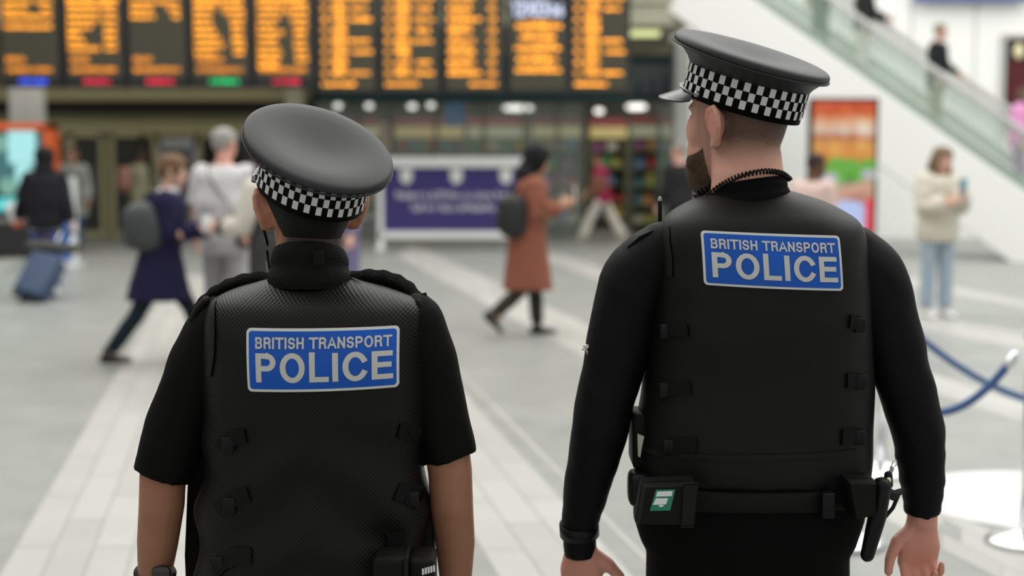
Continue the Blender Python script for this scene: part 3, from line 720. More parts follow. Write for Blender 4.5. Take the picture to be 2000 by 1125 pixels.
# ================================================================== advertising totem
YT = 19.6
p0 = at(1577, 470, YT); p1 = at(1718, 191, YT)
e = empty('advert_screen', ((p0.x + p1.x) / 2, YT, 0), label='tall portrait advertising screen with a bright food picture', cat='screen'); w = (p1.x - p0.x) / 2
b = MB(); b.bbox((-w, 0, .06), (w, .16, p1.z), .02); b.build('casing', M('screen_case', (.018, .019, .018), .35), e, smooth=False)
boxo('base_plate', (-w * .9, -.12, 0), (w * .9, .3, .06), M('screen_case', (.02, .02, .02)), e, bev=.01)
def ad_mat():
    m = bpy.data.materials.new('food_picture'); m.use_nodes = True; nt = m.node_tree; nt.nodes.clear()
    out = nt.nodes.new('ShaderNodeOutputMaterial'); em = nt.nodes.new('ShaderNodeEmission'); em.inputs[1].default_value = .92; nt.links.new(em.outputs[0], out.inputs[0])
    tc = nt.nodes.new('ShaderNodeTexCoord'); sp = nt.nodes.new('ShaderNodeSeparateXYZ'); nt.links.new(tc.outputs['Generated'], sp.inputs[0])
    n = nt.nodes.new('ShaderNodeTexNoise'); n.inputs['Scale'].default_value = 5; n.inputs['Detail'].default_value = 3; nt.links.new(tc.outputs['Generated'], n.inputs['Vector'])
    ad = nt.nodes.new('ShaderNodeMath'); ad.operation = 'MULTIPLY_ADD'; ad.inputs[1].default_value = .10; nt.links.new(n.outputs['Fac'], ad.inputs[0]); nt.links.new(sp.outputs['Z'], ad.inputs[2])
    cr = nt.nodes.new('ShaderNodeValToRGB'); nt.links.new(ad.outputs[0], cr.inputs[0]); el = cr.color_ramp.elements
    stops = [(0, (.35, .01, .01)), (.1, (.55, .6, .85)), (.3, (.55, .62, .85)), (.36, (.62, .30, .2)), (.42, (.55, .34, .26)), (.46, (.35, .4, .25)), (.50, (.12, .42, .06)), (.58, (.2, .5, .08)), (.61, (.5, .17, .04)),
             (.68, (.75, .33, .09)), (.76, (.7, .36, .12)), (.80, (.5, .16, .08)), (.84, (.75, .6, .5)), (.90, (.8, .50, .3)), (.95, (.68, .18, .06)), (1.0, (.65, .12, .06))]
    while len(el) < len(stops): el.new(.5)
    for q, (t, c) in zip(el, stops): q.position = t; q.color = (*c, 1)
    n2 = nt.nodes.new('ShaderNodeTexVoronoi'); n2.inputs['Scale'].default_value = 6; n2.feature = 'SMOOTH_F1'; nt.links.new(tc.outputs['Generated'], n2.inputs['Vector'])
    mx = nt.nodes.new('ShaderNodeMix'); mx.data_type = 'RGBA'; mx.blend_type = 'OVERLAY'; mx.inputs[0].default_value = .45
    nt.links.new(cr.outputs[0], mx.inputs[6]); nt.links.new(n2.outputs['Color'], mx.inputs[7])
    gray = nt.nodes.new('ShaderNodeRGBToBW'); nt.links.new(n2.outputs['Color'], gray.inputs[0]); nt.links.new(gray.outputs[0], mx.inputs[7])
    nt.links.new(mx.outputs[2], em.inputs[0]); return m
zb = at(0, 470, YT).z; z1 = p1.z - .05
boxo('picture', (-w + .05, -.006, .4), (w - .05, -.001, z1), ad_mat(), e)
# the blue/white cup with red edge at the foot of the picture
b = MB(); b.sq((w * .15, -.011, .68), (.19, .004, .28), 4); b.build('picture_cup', M('cup_print', (0, 0, 0), emit=(.50, .60, .92), es=.9), e)
boxo('picture_red_edge', (w * .66, -.012, .42), (w - .06, -.007, .98), M('red_print', (0, 0, 0), emit=(.8, .01, .02), es=.9), e)
for i, (x, z, r) in enumerate(((-.10, 1.46, .13), (.08, 1.43, .15), (-.02, 1.38, .12), (.34, 1.45, .12), (.22, 1.36, .09))):
    b = MB(); b.sq((x, -.011, z), (r, .004, r * .7), 2); b.build('picture_lettuce', M('lettuce_print', (0, 0, 0), emit=(.17, .52, .07), es=.75), e)
for i, (x, z, r) in enumerate(((-.20, 1.27, .12), (.35, 1.32, .11))):
    b = MB(); b.sq((x, -.013, z), (r, .003, r * .55), 3); b.build('picture_wrapper', M('wrapper_print', (0, 0, 0), emit=(.55, .52, .60), es=.85), e)
b = MB(); b.tube([(-.34, -.015, 1.02), (0, -.015, 1.08), (.4, -.015, 1.18)], [(.075, .003), (.07, .003), (.085, .003)], ref=(0, 1, 0)); b.build('picture_arm', M('arm_print', (0, 0, 0), emit=(.62, .36, .26), es=.9), e)

# ================================================================== ticket kiosk, banner, poster stand
YK = 21.9
p0 = at(-60, 497, YK); p1 = at(95, 240, YK)
e = empty('ticket_kiosk', ((p0.x + p1.x) / 2, YK, 0), label='orange framed kiosk with a glowing turquoise screen', cat='kiosk'); w = (p1.x - p0.x) / 2
org = M('kiosk_orange', (.72, .13, .035), .4)
b = MB(); b.bbox((-w, 0, .02), (-w + .09, .5, p1.z), .02); b.bbox((w - .10, 0, .02), (w, .5, p1.z), .02); b.bbox((-w, 0, p1.z - .12), (w, .5, p1.z), .02); b.build('frame', org, e, smooth=False)
boxo('body', (-w + .09, .05, .02), (w - .1, .45, p1.z - .12), M('kiosk_black', (.02, .02, .022), .4), e)
z0k = at(0, 425, YK).z
boxo('screen', (-w + .12, .03, z0k + .45), (w - .14, .05, p1.z - .16), M('kiosk_teal', (0, 0, 0), emit=(.055, .16, .17), es=1.0), e)
for x0, x1, za, zb_ in ((.02, .42, 1.45, 1.98), (.12, .33, 1.15, 1.44)):  # pale glare on the screen, painted as glowing blocks
    b = MB(); b.bbox((x0 - .02, .022, za), (x1, .03, zb_), .008); b.build('screen_glare', M('kiosk_cyan', (0, 0, 0), emit=(.42, .82, .82), es=1.0), e, smooth=False)
for x, z, r in ((-.12, 1.75, .13), (-.02, 1.1, .14), (.28, 1.32, .12)):
    b = MB(); b.sq((x, .026, z), (r, .004, r), 2); b.build('screen_blob', M('kiosk_mint', (0, 0, 0), emit=(.22, .45, .36), es=.9), e)
boxo('info_strip', (-w + .14, .0, z0k + .10), (w - .42, .05, z0k + .30), M('kiosk_bar', (0, 0, 0), emit=(.10, .65, .66), es=1.0), e)
boxo('card_slot', (-w + .3, .02, .55), (w - .4, .05, .62), M('slot_grey', (.2, .2, .2), .4), e)

YN = 20.2
p0 = at(108, 520, YN); p1 = at(150, 350, YN)
e = empty('banner_stand', ((p0.x + p1.x) / 2, YN, 0), label='blue upright banner with white pole behind the hooded traveller', cat='banner'); w = (p1.x - p0.x) / 2
boxo('panel', (-w, 0, .1), (w - .10, .03, p1.z), M('banner_blue', (.03, .13, .42), .5), e)
boxo('pole', (w - .10, -.01, .04), (w - .02, .05, p1.z + .02), M('pole_white', (.6, .62, .62), .4), e, bev=.01)
boxo('base', (-w + .02, -.25, 0), (w + .02, .25, .05), M('pole_white', (.6, .62, .62), .4), e, bev=.012)
for z, r in ((1.22, .10), (.93, .08)):
    b = MB(); b.sq((-.02, -.006, z), (r * .9, .005, r), 2); b.build('white_mark', M('mark_white', (.7, .72, .75), .5), e)

YP = 25.4
p0 = at(312, 470, YP); p1 = at(384, 271, YP)
e = empty('poster_stand', ((p0.x + p1.x) / 2, YP, 0), label='grey framed dark poster stand behind the woman in the navy coat', cat='poster stand'); w = (p1.x - p0.x) / 2
b = MB(); b.box((-w, 0, .1), (-w + .06, .1, p1.z)); b.box((w - .06, 0, .1), (w, .1, p1.z)); b.box((-w, 0, p1.z - .16), (w, .1, p1.z)); b.box((-w, 0, .05), (w, .1, .2)); b.build('frame', M('stand_grey', (.24, .24, .25), .5), e, smooth=False)
boxo('poster', (-w + .06, .03, .2), (w - .06, .07, p1.z - .16), M('poster_dark', (.085, .085, .085), .4), e); boxo('foot', (-w * .8, -.2, 0), (w * .8, .3, .05), M('stand_grey', (.24, .24, .25)), e)

# ================================================================== purple hoarding
YH = 24.0
p0 = at(741, 466, YH); p1 = at(1026, 307, YH)
e = empty('hoarding', ((p0.x + p1.x) / 2, YH, 0), label='white framed purple notice board on posts in front of the shop', cat='notice board'); w = (p1.x - p0.x) / 2
wf = M('hoarding_white', (.84, .84, .83), .5)
zt, zb = p1.z, p0.z
b = MB(); b.bbox((-w, -.03, zt - .17), (w, .05, zt), .012); b.build('top_rail', wf, e, smooth=False)
b = MB(); b.bbox((-w, -.03, zb), (w, .05, zb + .12), .012); b.build('bottom_rail', wf, e, smooth=False)
for sx in (-w - .02, w - .07):
    b = MB(); b.bbox((sx, -.03, .03), (sx + .09, .05, zt - .02), .012); b.build('post', wf, e, smooth=False)
    b = MB(); b.bbox((sx - .02, -.3, 0), (sx + .11, .3, .05), .012); b.build('foot', wf, e, smooth=False)
boxo('panel', (-w + .06, 0, zb + .11), (w - .06, .03, zt - .165), M('purple_print', (.042, .030, .165), .5), e)
for px in (791, 890, 988):
    x = at(px, 0, YH).x - e.location.x; za, zc = at(0, 330, YH).z, at(0, 360, YH).z
    b = MB(); r = .10
    pts = [(-r, za), (r, za), (r, zc + .10), (r * .7, zc + .04), (0, zc), (-r * .7, zc + .04), (-r, zc + .10)]
    b.add([(x + a, -.012, z) for a, z in pts] + [(x + a, 0, z) for a, z in pts], [tuple(range(7)), tuple(range(7, 14))[::-1]] + [(i, (i + 1) % 7, 7 + (i + 1) % 7, 7 + i) for i in range(7)])
    cr = b.build('crest', M('crest_white', (.75, .76, .72), .5), e, smooth=False)
    boxo('crest_mark', (x - .035, -.016, (za + zc) / 2 - .05), (x + .035, -.012, za - .05), M('crest_inner', (.85, .85, .83), .5), cr)
b = MB()
def words(px0, px1, py, hpx, lens):
    tot = sum(lens) + (len(lens) - 1) * .8; x = px0; u = (px1 - px0) / tot; k = YH / FPX
    for L in lens:
        for i in range(L):
            xa = at(x + i * u, 0, YH).x - e.location.x; z = at(0, py + hpx, YH).z
            tall = hpx * k if (i == 0 or random.random() < .3) else hpx * k * .72
            b.box((xa, -.008, z), (xa + u * k * .32, -.001, z + tall)); b.box((xa + u * k * .3, -.008, z + tall * random.choice((.0, .4, .75))), (xa + u * k * .8, -.001, z + tall * random.choice((.25, .65, 1)) + .01))
        x += (L + .8) * u
words(771, 1010, 374, 15, [8, 2, 10, 3, 6, 7]); words(801, 967, 398, 14, [4, 2, 1, 6, 12])
tag(b.build('lettering', M('hoarding_text', (.62, .60, .66), .5), e, smooth=False), kind='stuff')

# ================================================================== rope barrier
chrome = M('chrome', (.75, .76, .77), .18, 1); ropem = M('blue_rope', (.045, .10, .24), .75, bump=(90, .4))
def stanchion(p, label):
    e = empty('rope_post', p, label=label, cat='rope post', group='chrome rope posts')
    b = MB(); b.loft([ering(0, 0, z, r, r, 32, 2) for z, r in ((0.0, .16), (.012, .165), (.022, .16), (.04, .12), (.055, .06), (.065, .034))]); b.build('base', chrome, e)
    b = MB(); b.tube([(0, 0, .05), (0, 0, .86)], [.0255, .0255], n=20, round0=False, round1=False); b.build('pole', chrome, e)
    b = MB(); b.loft([ering(0, 0, z, r, r, 24, 2) for z, r in ((.84, .03), (.86, .033), (.875, .026), (.885, .018), (.9, .027), (.92, .033), (.94, .027), (.95, .012))]); b.build('finial', chrome, e)
    return e
pA = fl(1994, 1062); pA = V((pA.x + .02, pA.y, 0)); pB = fl(1719, 925)
stanchion(pA, 'chrome rope post at the right edge of the picture')
stanchion(pB, 'chrome rope post between the taller officer arm and body')
pC = at(2540, 600, pB.y); pC.z = 0; stanchion(pC, 'chrome rope post beyond the picture edge holding the far rope end')
pD = at(1655, 900, pA.y); pD.z = 0; stanchion(pD, 'chrome rope post hidden behind the taller officer back')
def rope(a, b_, sag, label):
    a, b_ = V(a), V(b_); pts = []
    for i in range(25):
        t = i / 24; p = a.lerp(b_, t); p.z -= sag * 4 * t * (1 - t); pts.append(p)
    e = empty('barrier_rope', a, label=label, cat='rope', group='blue barrier ropes')
    m = MB(); m.tube([p - a for p in pts], [.017] * 25, n=12); m.build('cord', ropem, e)
    m = MB(); m.tube([V(), pts[1] - a], [.021, .021], n=12); m.build('end_cap', chrome, e); m = MB(); m.tube([pts[-2] - a, b_ - a], [.021, .021], n=12); m.build('end_cap', chrome, e)
rope(at(1982, 695, pA.y), V((pD.x + .03, pA.y, at(1982, 695, pA.y).z)), .235, 'blue barrier rope sagging from the post at the picture edge')
rope(V((pB.x + .03, pB.y, .83)), V((pC.x - .03, pC.y, .83)), .50, 'blue barrier rope crossing behind the nearer rope')

# ================================================================== OFFICERS
black_cap = M('cap_cloth', (.022, .0226, .0238), .48, spec=.24, bump=(1500, .05)); cap_band = M('cap_band_black', (.004, .004, .004), .7, spec=.08)
chk_w = M('check_white', (.60, .60, .575), .6); patent = M('patent_black', (.015, .015, .016), .3, spec=.4, coat=.1)
vest_m = M('vest_airtex', (.0050, .0050, .0048), .46, spec=.2, knit=(.0056, .34)); vest_p = M('vest_plain', (.0044, .0048, .0044), .5, spec=.21, bump=(900, .08))
piping_m = M('vest_binding', (.010, .010, .0095), .6, spec=.15); shirt_m = M('black_polo', (.0045, .0042, .0042), .75, spec=.10, bump=(350, .15))
shirt_m2 = M('black_baselayer', (.0045, .0042, .005), .6, spec=.12, bump=(350, .12)); fleece = M('black_knit_pad', (.004, .004, .004), .95, spec=.05, bump=(160, .9))
trouser_m = M('black_trousers', (.0040, .0040, .0040), .85, spec=.08, bump=(240, .2)); strap_m = M('black_webbing', (.0055, .0055, .0055), .6, spec=.13, bump=(400, .3))
nylon = M('black_nylon', (.0055, .0055, .0052), .55, spec=.14, bump=(320, .3)); plastic = M('black_plastic', (.0045, .0045, .005), .4, spec=.2)
patch_silver = M('patch_silver', (.62, .63, .62), .45, spec=.3); patch_blue = M('patch_blue', (.002, .085, .46), .35, spec=.3, nz=(9, .25)); patch_text = M('patch_text', (.56, .555, .54), .5, spec=.2)

def cap(parent, X, hs, h0, slope, ra, rb, ab=(.098, .118), seam=True, peak=True):
    """peaked cap; X maps cap space (front +Y, up +Z) to the figure; ra, rb: crown half axes; slope: crown rises to the front"""
    a0, b0 = ab; BH = .060
    root = bpy.data.objects.new('peaked_cap', None); col.objects.link(root); root.parent = parent; root.empty_display_size = .05
    N = 72
    def ring(a, b, hfun, yo=0):
        return [V((a * math.sin(2 * PI * j / N), b * math.cos(2 * PI * j / N) + yo, hfun(2 * PI * j / N))) for j in range(N)]
    def rim(th): return h0 + slope * math.cos(th)
    b = MB()
    rs = [ring(a0 - .004, b0 - .004, lambda t: .004), ring(a0, b0, lambda t: 0), ring(a0 + .0005, b0 + .0005, lambda t: .03), ring(a0 + .001, b0 + .001, lambda t: BH)]
    b.loft(rs, X=X, caps=False); b.build('cap_band', cap_band, root)
    # crown: flared underside, rolled rim, slightly sagging top
    b = MB(); rs = []
    for f, g in ((0, 0), (.18, .30), (.45, .58), (.78, .84), (.93, .95), (1, 1.0)):
        rs.append(ring(lerp(a0 + .002, ra, f), lerp(b0 + .002, rb, f), (lambda g: lambda t: lerp(BH - .001, rim(t), g))(g), .006 * f))
    for f, dz in ((1.002, .004), (.99, .0085), (.965, .0115), (.92, .0135), (.8, .0155), (.62, .0130), (.42, .007), (.2, .001), (.06, -.001)):
        rs.append([V((ra * f * math.sin(2 * PI * j / N), rb * f * math.cos(2 * PI * j / N) + .006, h0 + slope * math.cos(2 * PI * j / N) * f + dz)) for j in range(N)])
    b.loft(rs, X=X); b.build('crown', black_cap, root)
    # welt round the rim
    b = MB(); pts = [V((ra * 1.0 * math.sin(2 * PI * j / N), rb * math.cos(2 * PI * j / N) + .006, rim(2 * PI * j / N) - .003)) for j in range(N + 1)]
    b.tube(pts, [.0022] * (N + 1), n=6, X=X, ref=(0, 0, 1), round0=False, round1=False); b.build('welt', black_cap, root)
    # chequer band: three rows of woven white checks
    NC = 60; b = MB(); k = 0
    for r in range(3):
        z0 = .010 + r * .0165; z1 = z0 + .0165
        for j in range(NC):
            if (j + r) % 2: continue
            t0, t1 = 2 * PI * (j + .02) / NC, 2 * PI * (j + .98) / NC
            vs = []
            for z in (z0 + .0004, z1 - .0004):
                for i in range(3):
                    t = lerp(t0, t1, i / 2); vs.append(((a0 + .0022) * math.sin(t), (b0 + .0022) * math.cos(t), z))
            b.add(vs, [(0, 1, 4, 3), (1, 2, 5, 4)], X=X)
    b.build('check_band', chk_w, root, smooth=False, fix=False)
    b = MB(); b.box((-.0008, -b0 - .0035, .009), (.0008, -b0 - .001, .060), X=X); b.build('band_seam', cap_band, root, smooth=False)
    # peak, chin strap, side buttons
    b = MB(); rows = []
    for i in range(6):
        u = i / 5; r = []
        for j in range(21):
            t = lerp(-1.08, 1.08, j / 20); e = math.cos(t / 1.08 * PI / 2) ** .7
            L = .052 * e * u
            r.append(V(((a0 + .001 + L * .5) * math.sin(t), (b0 + .001 + L) * math.cos(t), .006 - L * .55 - .012 * u * abs(math.sin(t)))))
        rows.append(r)
    top = rows; bot = [[p + V((0, 0, -.003)) for p in r] for r in rows]
    b.loft(top, X=X, caps=False, closed=False); b.loft(bot, X=X, caps=False, closed=False)
    b.loft([top[-1], bot[-1]], X=X, caps=False, closed=False); b.build('peak', patent, root)
    b = MB(); b.tube([((a0 + .004) * math.sin(t), (b0 + .005) * math.cos(t), .008 + .004 * math.cos(t)) for t in [lerp(-1.25, 1.25, i / 24) for i in range(25)]], [(.006, .002)] * 25, n=8, X=X, ref=(0, 0, 1)); b.build('chin_strap', patent, root)
    for s in (-1, 1):
        b = MB(); b.sq((s * (a0 + .005) * math.sin(1.25), (b0 + .005) * math.cos(1.25), .012), (.006, .006, .006), 2, 12, 8, X=X); b.build('button', M('cap_button', (.35, .35, .34), .3, .8), root)
    return root

def add_patch(parent, hit, L, corners):
    """reflective back patch with its two lines of lettering, laid on the vest back"""
    C = [L(*c) for c in corners]          # tl, tr, br, bl  as (x, z)
    def uv(u, v):                          # v measured downwards
        t = (lerp(C[0][0], C[1][0], u), lerp(C[0][1], C[1][1], u)); bt = (lerp(C[3][0], C[2][0], u), lerp(C[3][1], C[2][1], u))
        return lerp(t[0], bt[0], v), lerp(t[1], bt[1], v)
    xs = [c[0] for c in C]; zs = [c[1] for c in C]
    f = quad_fit(hit, min(xs), max(xs), min(zs), max(zs), .0015)
    asp = (xs[1] - xs[0]) / (zs[0] - zs[3])
    root = bpy.data.objects.new('back_patch', None); col.objects.link(root); root.parent = parent; root.empty_display_size = .05
    root['label'] = 'blue reflective patch with silver border and lettering'
    def plate(mu, mv, rad, off, thick, m, name):
        # rounded rectangle grid; rad in v units
        us = [mu + rad / asp * k / 4 for k in range(5)] + [lerp(mu + rad / asp, 1 - mu - rad / asp, k / 14) for k in range(1, 14)] + [1 - mu - rad / asp * (4 - k) / 4 for k in range(5)]
        vs_ = [mv + rad * k / 4 for k in range(5)] + [lerp(mv + rad, 1 - mv - rad, k / 5) for k in range(1, 5)] + [1 - mv - rad * (4 - k) / 4 for k in range(5)]
        def rnd(u, v):
            du = dv = 0; su = sv = 0
            if u < mu + rad / asp: du = (mu + rad / asp - u) / (rad / asp); su = -1
            if u > 1 - mu - rad / asp: du = (u - 1 + mu + rad / asp) / (rad / asp); su = 1
            if v < mv + rad: dv = (mv + rad - v) / rad; sv = -1
            if v > 1 - mv - rad: dv = (v - 1 + mv + rad) / rad; sv = 1
            if du and dv:
                a, b = du * math.sqrt(1 - dv * dv / 2), dv * math.sqrt(1 - du * du / 2)
                u = (mu + rad / asp if su < 0 else 1 - mu - rad / asp) + su * a * rad / asp; v = (mv + rad if sv < 0 else 1 - mv - rad) + sv * b * rad
            return u, v
        b = MB(); n = len(us)
        for o in (off, off - thick):
            g = []
            for v in vs_:
                for u in us:
                    a, c = rnd(u, v); x, z = uv(a, c); g.append((x, f(x, z) - o, z))
            b.add(g, [(i * n + j, i * n + j + 1, (i + 1) * n + j + 1, (i + 1) * n + j) for i in range(len(vs_) - 1) for j in range(n - 1)])
        T = n * len(vs_); per = [(0, j) for j in range(n)] + [(i, n - 1) for i in range(1, len(vs_))] + [(len(vs_) - 1, j) for j in range(n - 2, -1, -1)] + [(i, 0) for i in range(len(vs_) - 2, 0, -1)]
        idx = [i * n + j for i, j in per]
        b.f += [(idx[k], idx[(k + 1) % len(idx)], idx[(k + 1) % len(idx)] + T, idx[k] + T) for k in range(len(idx))]; b.m += [0] * len(idx)
        return b.build(name, m, root, smooth=False)
    plate(0, 0, .075, .0035, .003, patch_silver, 'border'); plate(.0165, .042, .05, .0041, .001, patch_blue, 'field')
    for nm, txt, st, gap, u0, u1, v0, v1 in (('upper_lettering', 'BRITISH TRANSPORT', .215, .16, .062, .952, .315, .135), ('main_lettering', 'POLICE', .225, .17, .062, .952, .845, .385)):
        for ch in text_fit_chars(txt, st, gap, u0, u1, v0, v1):
            b = MB()
            for q in ch:
                P = []
                for i in range(4):            # stroke pieces are subdivided so that they follow the curve of the back
                    for j in range(4):
                        a = lerp(lerp(q[0][0], q[1][0], i / 3), lerp(q[3][0], q[2][0], i / 3), j / 3); c = lerp(lerp(q[0][1], q[1][1], i / 3), lerp(q[3][1], q[2][1], i / 3), j / 3)
                        x, z = uv(a, c); P.append((x, f(x, z) - .0052, z))
                b.add(P, [(i * 4 + j, i * 4 + j + 1, i * 4 + j + 5, i * 4 + j + 4) for i in range(3) for j in range(3)])
            b.build('letter', patch_text, root, smooth=False, fix=False)
    return root

def strip(parent, name, hit, L, px, wid, m, off=.004, th=.004, n=14):
    """a flat strap laid over the vest along pixel points; wid in metres"""
    P = [V((*L(*p),)) for p in px]; P = [V((a.x, a.y)) for a in P]
    # resample
    D = [0]
    for a, b in zip(P, P[1:]): D.append(D[-1] + (b - a).length)
    b = MB(); rows_o, rows_i = [], []; ly = None
    for i in range(n + 1):
        d_ = D[-1] * i / n; k = max(j for j in range(len(D)) if D[j] <= d_ + 1e-9); k = min(k, len(P) - 2)
        q = P[k].lerp(P[k + 1], (d_ - D[k]) / max(1e-6, D[k + 1] - D[k])); t = (P[k + 1] - P[k]).normalized(); nn = V((-t.y, t.x))
        ro, ri = [], []
        for w in (-.5, 0, .5):
            c = q + nn * wid * w; y = hit(c.x, c.y)
            if y is None: y = ly if ly is not None else 0
            ly = y; ro.append(V((c.x, y - off - th, c.y))); ri.append(V((c.x, y - off + .002, c.y)))
        rows_o.append(ro); rows_i.append(ri)
    rings = [[o[0], o[1], o[2], i_[2], i_[1], i_[0]] for o, i_ in zip(rows_o, rows_i)]
    b.loft(rings); return b.build(name, m, parent, smooth=True, autos=40)

def officer(P):
    Y = P['Y']; ox = at(P['cx'], 600, Y).x
    def L(px, py):
        p = at(px, py, Y); return (p.x - ox, p.z)
    def L3(px, py, y=0):
        p = at(px, py, Y + y); return V((p.x - ox, y, p.z))
    def LK(px, py):      # same, measured on the surface of the back
        p = at(px, py, Y - .155); return (p.x - ox, p.z)
    K = Y / FPX
    root = empty('person', (ox, Y, 0), label=P['label'], cat='person')
    # ---- torso rows (outer vest)
    rows = []
    for py, a, b_, yc, hd in P['rows']:
        xa, z = L(a, py); xb, _ = L(b_, py); rows.append(((xa + xb) / 2, yc, z, (xb - xa) / 2, hd))
    dense = catmull(rows, 90)
    def wrinkle(co):
        z = co.z
        w = .0035 * noise.noise(V((co.x * 5 + 3, co.y * 4, z * 9))) + .0015 * noise.noise(V((co.x * 14, co.y * 10, z * 22)))
        low = sstep(P['fold'][0], P['fold'][1], z)      # deeper draped folds towards the waist
        w += (1 - low) * .006 * math.sin(z * 42 + abs(co.x) * 26 + 2 * noise.noise(V((co.x * 4, 0, z * 5))))
        return w
    vb = MB(); vb.loft([ering(r[0], r[1], r[2], r[3], r[4], 64, 2.5) for r in dense])
    vest = vb.fuse('body_armour_vest', P['vest_mat'], .008, 3, root, disp=wrinkle)
    hit = drape_fn(vest)
    # ---- body: one continuous skin
    hx, hz = L(*P['head']); hy = P['heady']
    X = Matrix.Translation((hx, hy, hz)) @ Matrix.Rotation(R(P['turn']), 4, 'Z') @ Matrix.Rotation(R(P.get('nod', 0)), 4, 'X') @ Matrix.Scale(P['hs'], 4)
    sk = MB(); add_head(sk, X, hat=True)
    zsh = rows[3][2]
    for kx in (0,):
        nb = X @ V((0, -.016, -.045)); nt_ = V((L(*P['neck'])[0], -.015, L(*P['neck'])[1]))
        sk.tube([X @ V((0, -.010, -.02)), nb.lerp(nt_, .35), nt_, nt_ + V((0, 0, -.10))], [(P['nk'] * .97, P['nk'] * .97), (P['nk'], P['nk']), (P['nk'], P['nk'] * .95), (P['nk'] * 1.1, P['nk'])], n=24, ref=(0, 1, 0))
    sk.loft([ering(r[0], r[1], r[2], max(.03, r[3] - .045), max(.03, r[4] - .045), 32, 2.4) for r in dense[4::3]])
    H = P['hip']
    zh = H; xl = .085
    legs = {-1: P['legs'][0], 1: P['legs'][1]}
    sk.loft([ering(0, 0, z, w, d_, 28, 2.4) for z, w, d_ in ((rows[-1][2] + .1, .14, .10), (zh + .06, .15, .10), (zh - .05, .13, .09))])
    for s in (-1, 1):
        (kx_, ky_, kz_), (ax_, ay_, az_) = legs[s]
        sk.tube([(s * xl, 0, zh), (kx_, ky_, kz_), (ax_, ay_, az_)], [.075, .05, .035], n=16)
        arm = P['arms'][0 if s < 0 else 1]
        pts = [L3(px, py, y) for px, py, r, y in arm['limb']]; rr = [r * K for px, py, r, y in arm['limb']]
        sk.tube(pts, rr, n=18)
        w = pts[-1]; hd = arm['hand']
        add_hand(sk, w, hd['d'], hd['n'], hd['t'], hd.get('s', 1), hd.get('curl', (25, 35, 25)), thumb=hd.get('thumb'))
    body = sk.fuse('body', P['skin'], .0046, 2, root, fac=.45)
    Xi = X.inverted()
    skin_attr(body, (lambda co: P['tint'](Xi @ co, co)) if P.get('tint') else None, (lambda co: P['blush'](Xi @ co, co)) if P.get('blush') else None)
    # eyes
    add_eyes(root, X)
    # ---- shirt
    sb = MB(); sb.loft([ering(r[0], r[1], r[2] - .004, max(.02, r[3] - .012), max(.02, r[4] - .012), 48, 2.5) for r in dense[1::2]])
    for s in (0, 1):
        sl_ = P['arms'][s]['sleeve']; pts = [L3(px, py, y) for px, py, r, y in sl_]; rr = [r * K for px, py, r, y in sl_]
        dn = catmull([(*p, r) for p, r in zip(pts, rr)], 40)
        pts = [V(d_[:3]) for d_ in dn]; f0 = P['arms'][s].get('ruck', 0)
        rr = [(d_[3] * (1 + f0 * sstep(.5, .8, i / 39) * (math.sin(i * 1.9) * .8 + .3 * math.sin(i * 3.1))), d_[3] * 1.02) for i, d_ in enumerate(dn)]
        sb.tube(pts, rr, n=26, round1=False, p=2.1)
    zlow = rows[-1][2]
    shirt = sb.fuse('shirt', P['shirt_mat'], .0062, 3, root, disp=lambda co: .0035 * noise.noise(V((co.x * 9, co.y * 9, co.z * 14))) + .0022 * noise.noise(V((co.x * 22 + co.z * 12, co.y * 15, co.z * 18))))
    # ---- trousers, boots
    tb = MB(); zw = P['waist']
    tb.loft([ering(P['wx'], -.005, z, w, d_, 40, 2.4) for z, w, d_ in ((zw + .03, P['ww'] - .012, .125), (zw, P['ww'], .135), (zw - .06, P['ww'] + .004, .14), (zh - .02, P['ww'] - .012, .135), (zh - .08, P['ww'] - .05, .11))])
    for s in (-1, 1):
        (kx_, ky_, kz_), (ax_, ay_, az_) = legs[s]
        tb.tube([(P['wx'] + s * xl, -.005, zh + .02), (P['wx'] + s * (xl + .01), .0, zh - .12), (kx_, ky_ - .01, kz_ + .02), (ax_, ay_ - .01, az_ + .1), (ax_, ay_, az_ + .02)], [(.115, .13), (.105, .115), .078, .068, .066], n=24, round1=False)
    tb.fuse('trousers', trouser_m, .009, 3, root, disp=lambda co: .005 * noise.noise(V((co.x * 10, co.y * 10, co.z * 9))))
    for s in (-1, 1):
        (_, _, _), (ax_, ay_, az_) = legs[s]
        bb = MB(); bb.loft([ering(ax_, ay_ + yo, z, w, d_, 28, 2.6) for z, w, d_, yo in ((.0, .046, .135, .06), (.025, .050, .142, .06), (.028, .047, .138, .06), (.06, .045, .125, .05), (.085, .042, .09, .02), (.11, .045, .065, 0), (az_ + .08, .05, .06, -.01))])
        bb.build('boot', M('boot_leather', (.012, .012, .012), .3, spec=.5), root)
    # ---- cap
    C = P['cap']
    Xc = X @ Matrix.Scale(1 / P['hs'], 4) @ Matrix.Translation(V(C['pos'])) @ Matrix.Rotation(R(C.get('yaw', 0)), 4, 'Z') @ Matrix.Rotation(R(C['tilt']), 4, 'X') @ Matrix.Rotation(R(C.get('roll', 0)), 4, 'Y') @ Matrix.Scale(C['s'], 4)
    cap(root, Xc, 1, C['h0'], C['slope'], C['ra'], C['rb'])
    add_patch(root, hit, LK, P['patch'])
    return root, L, L3, hit, X, K, vest, LK

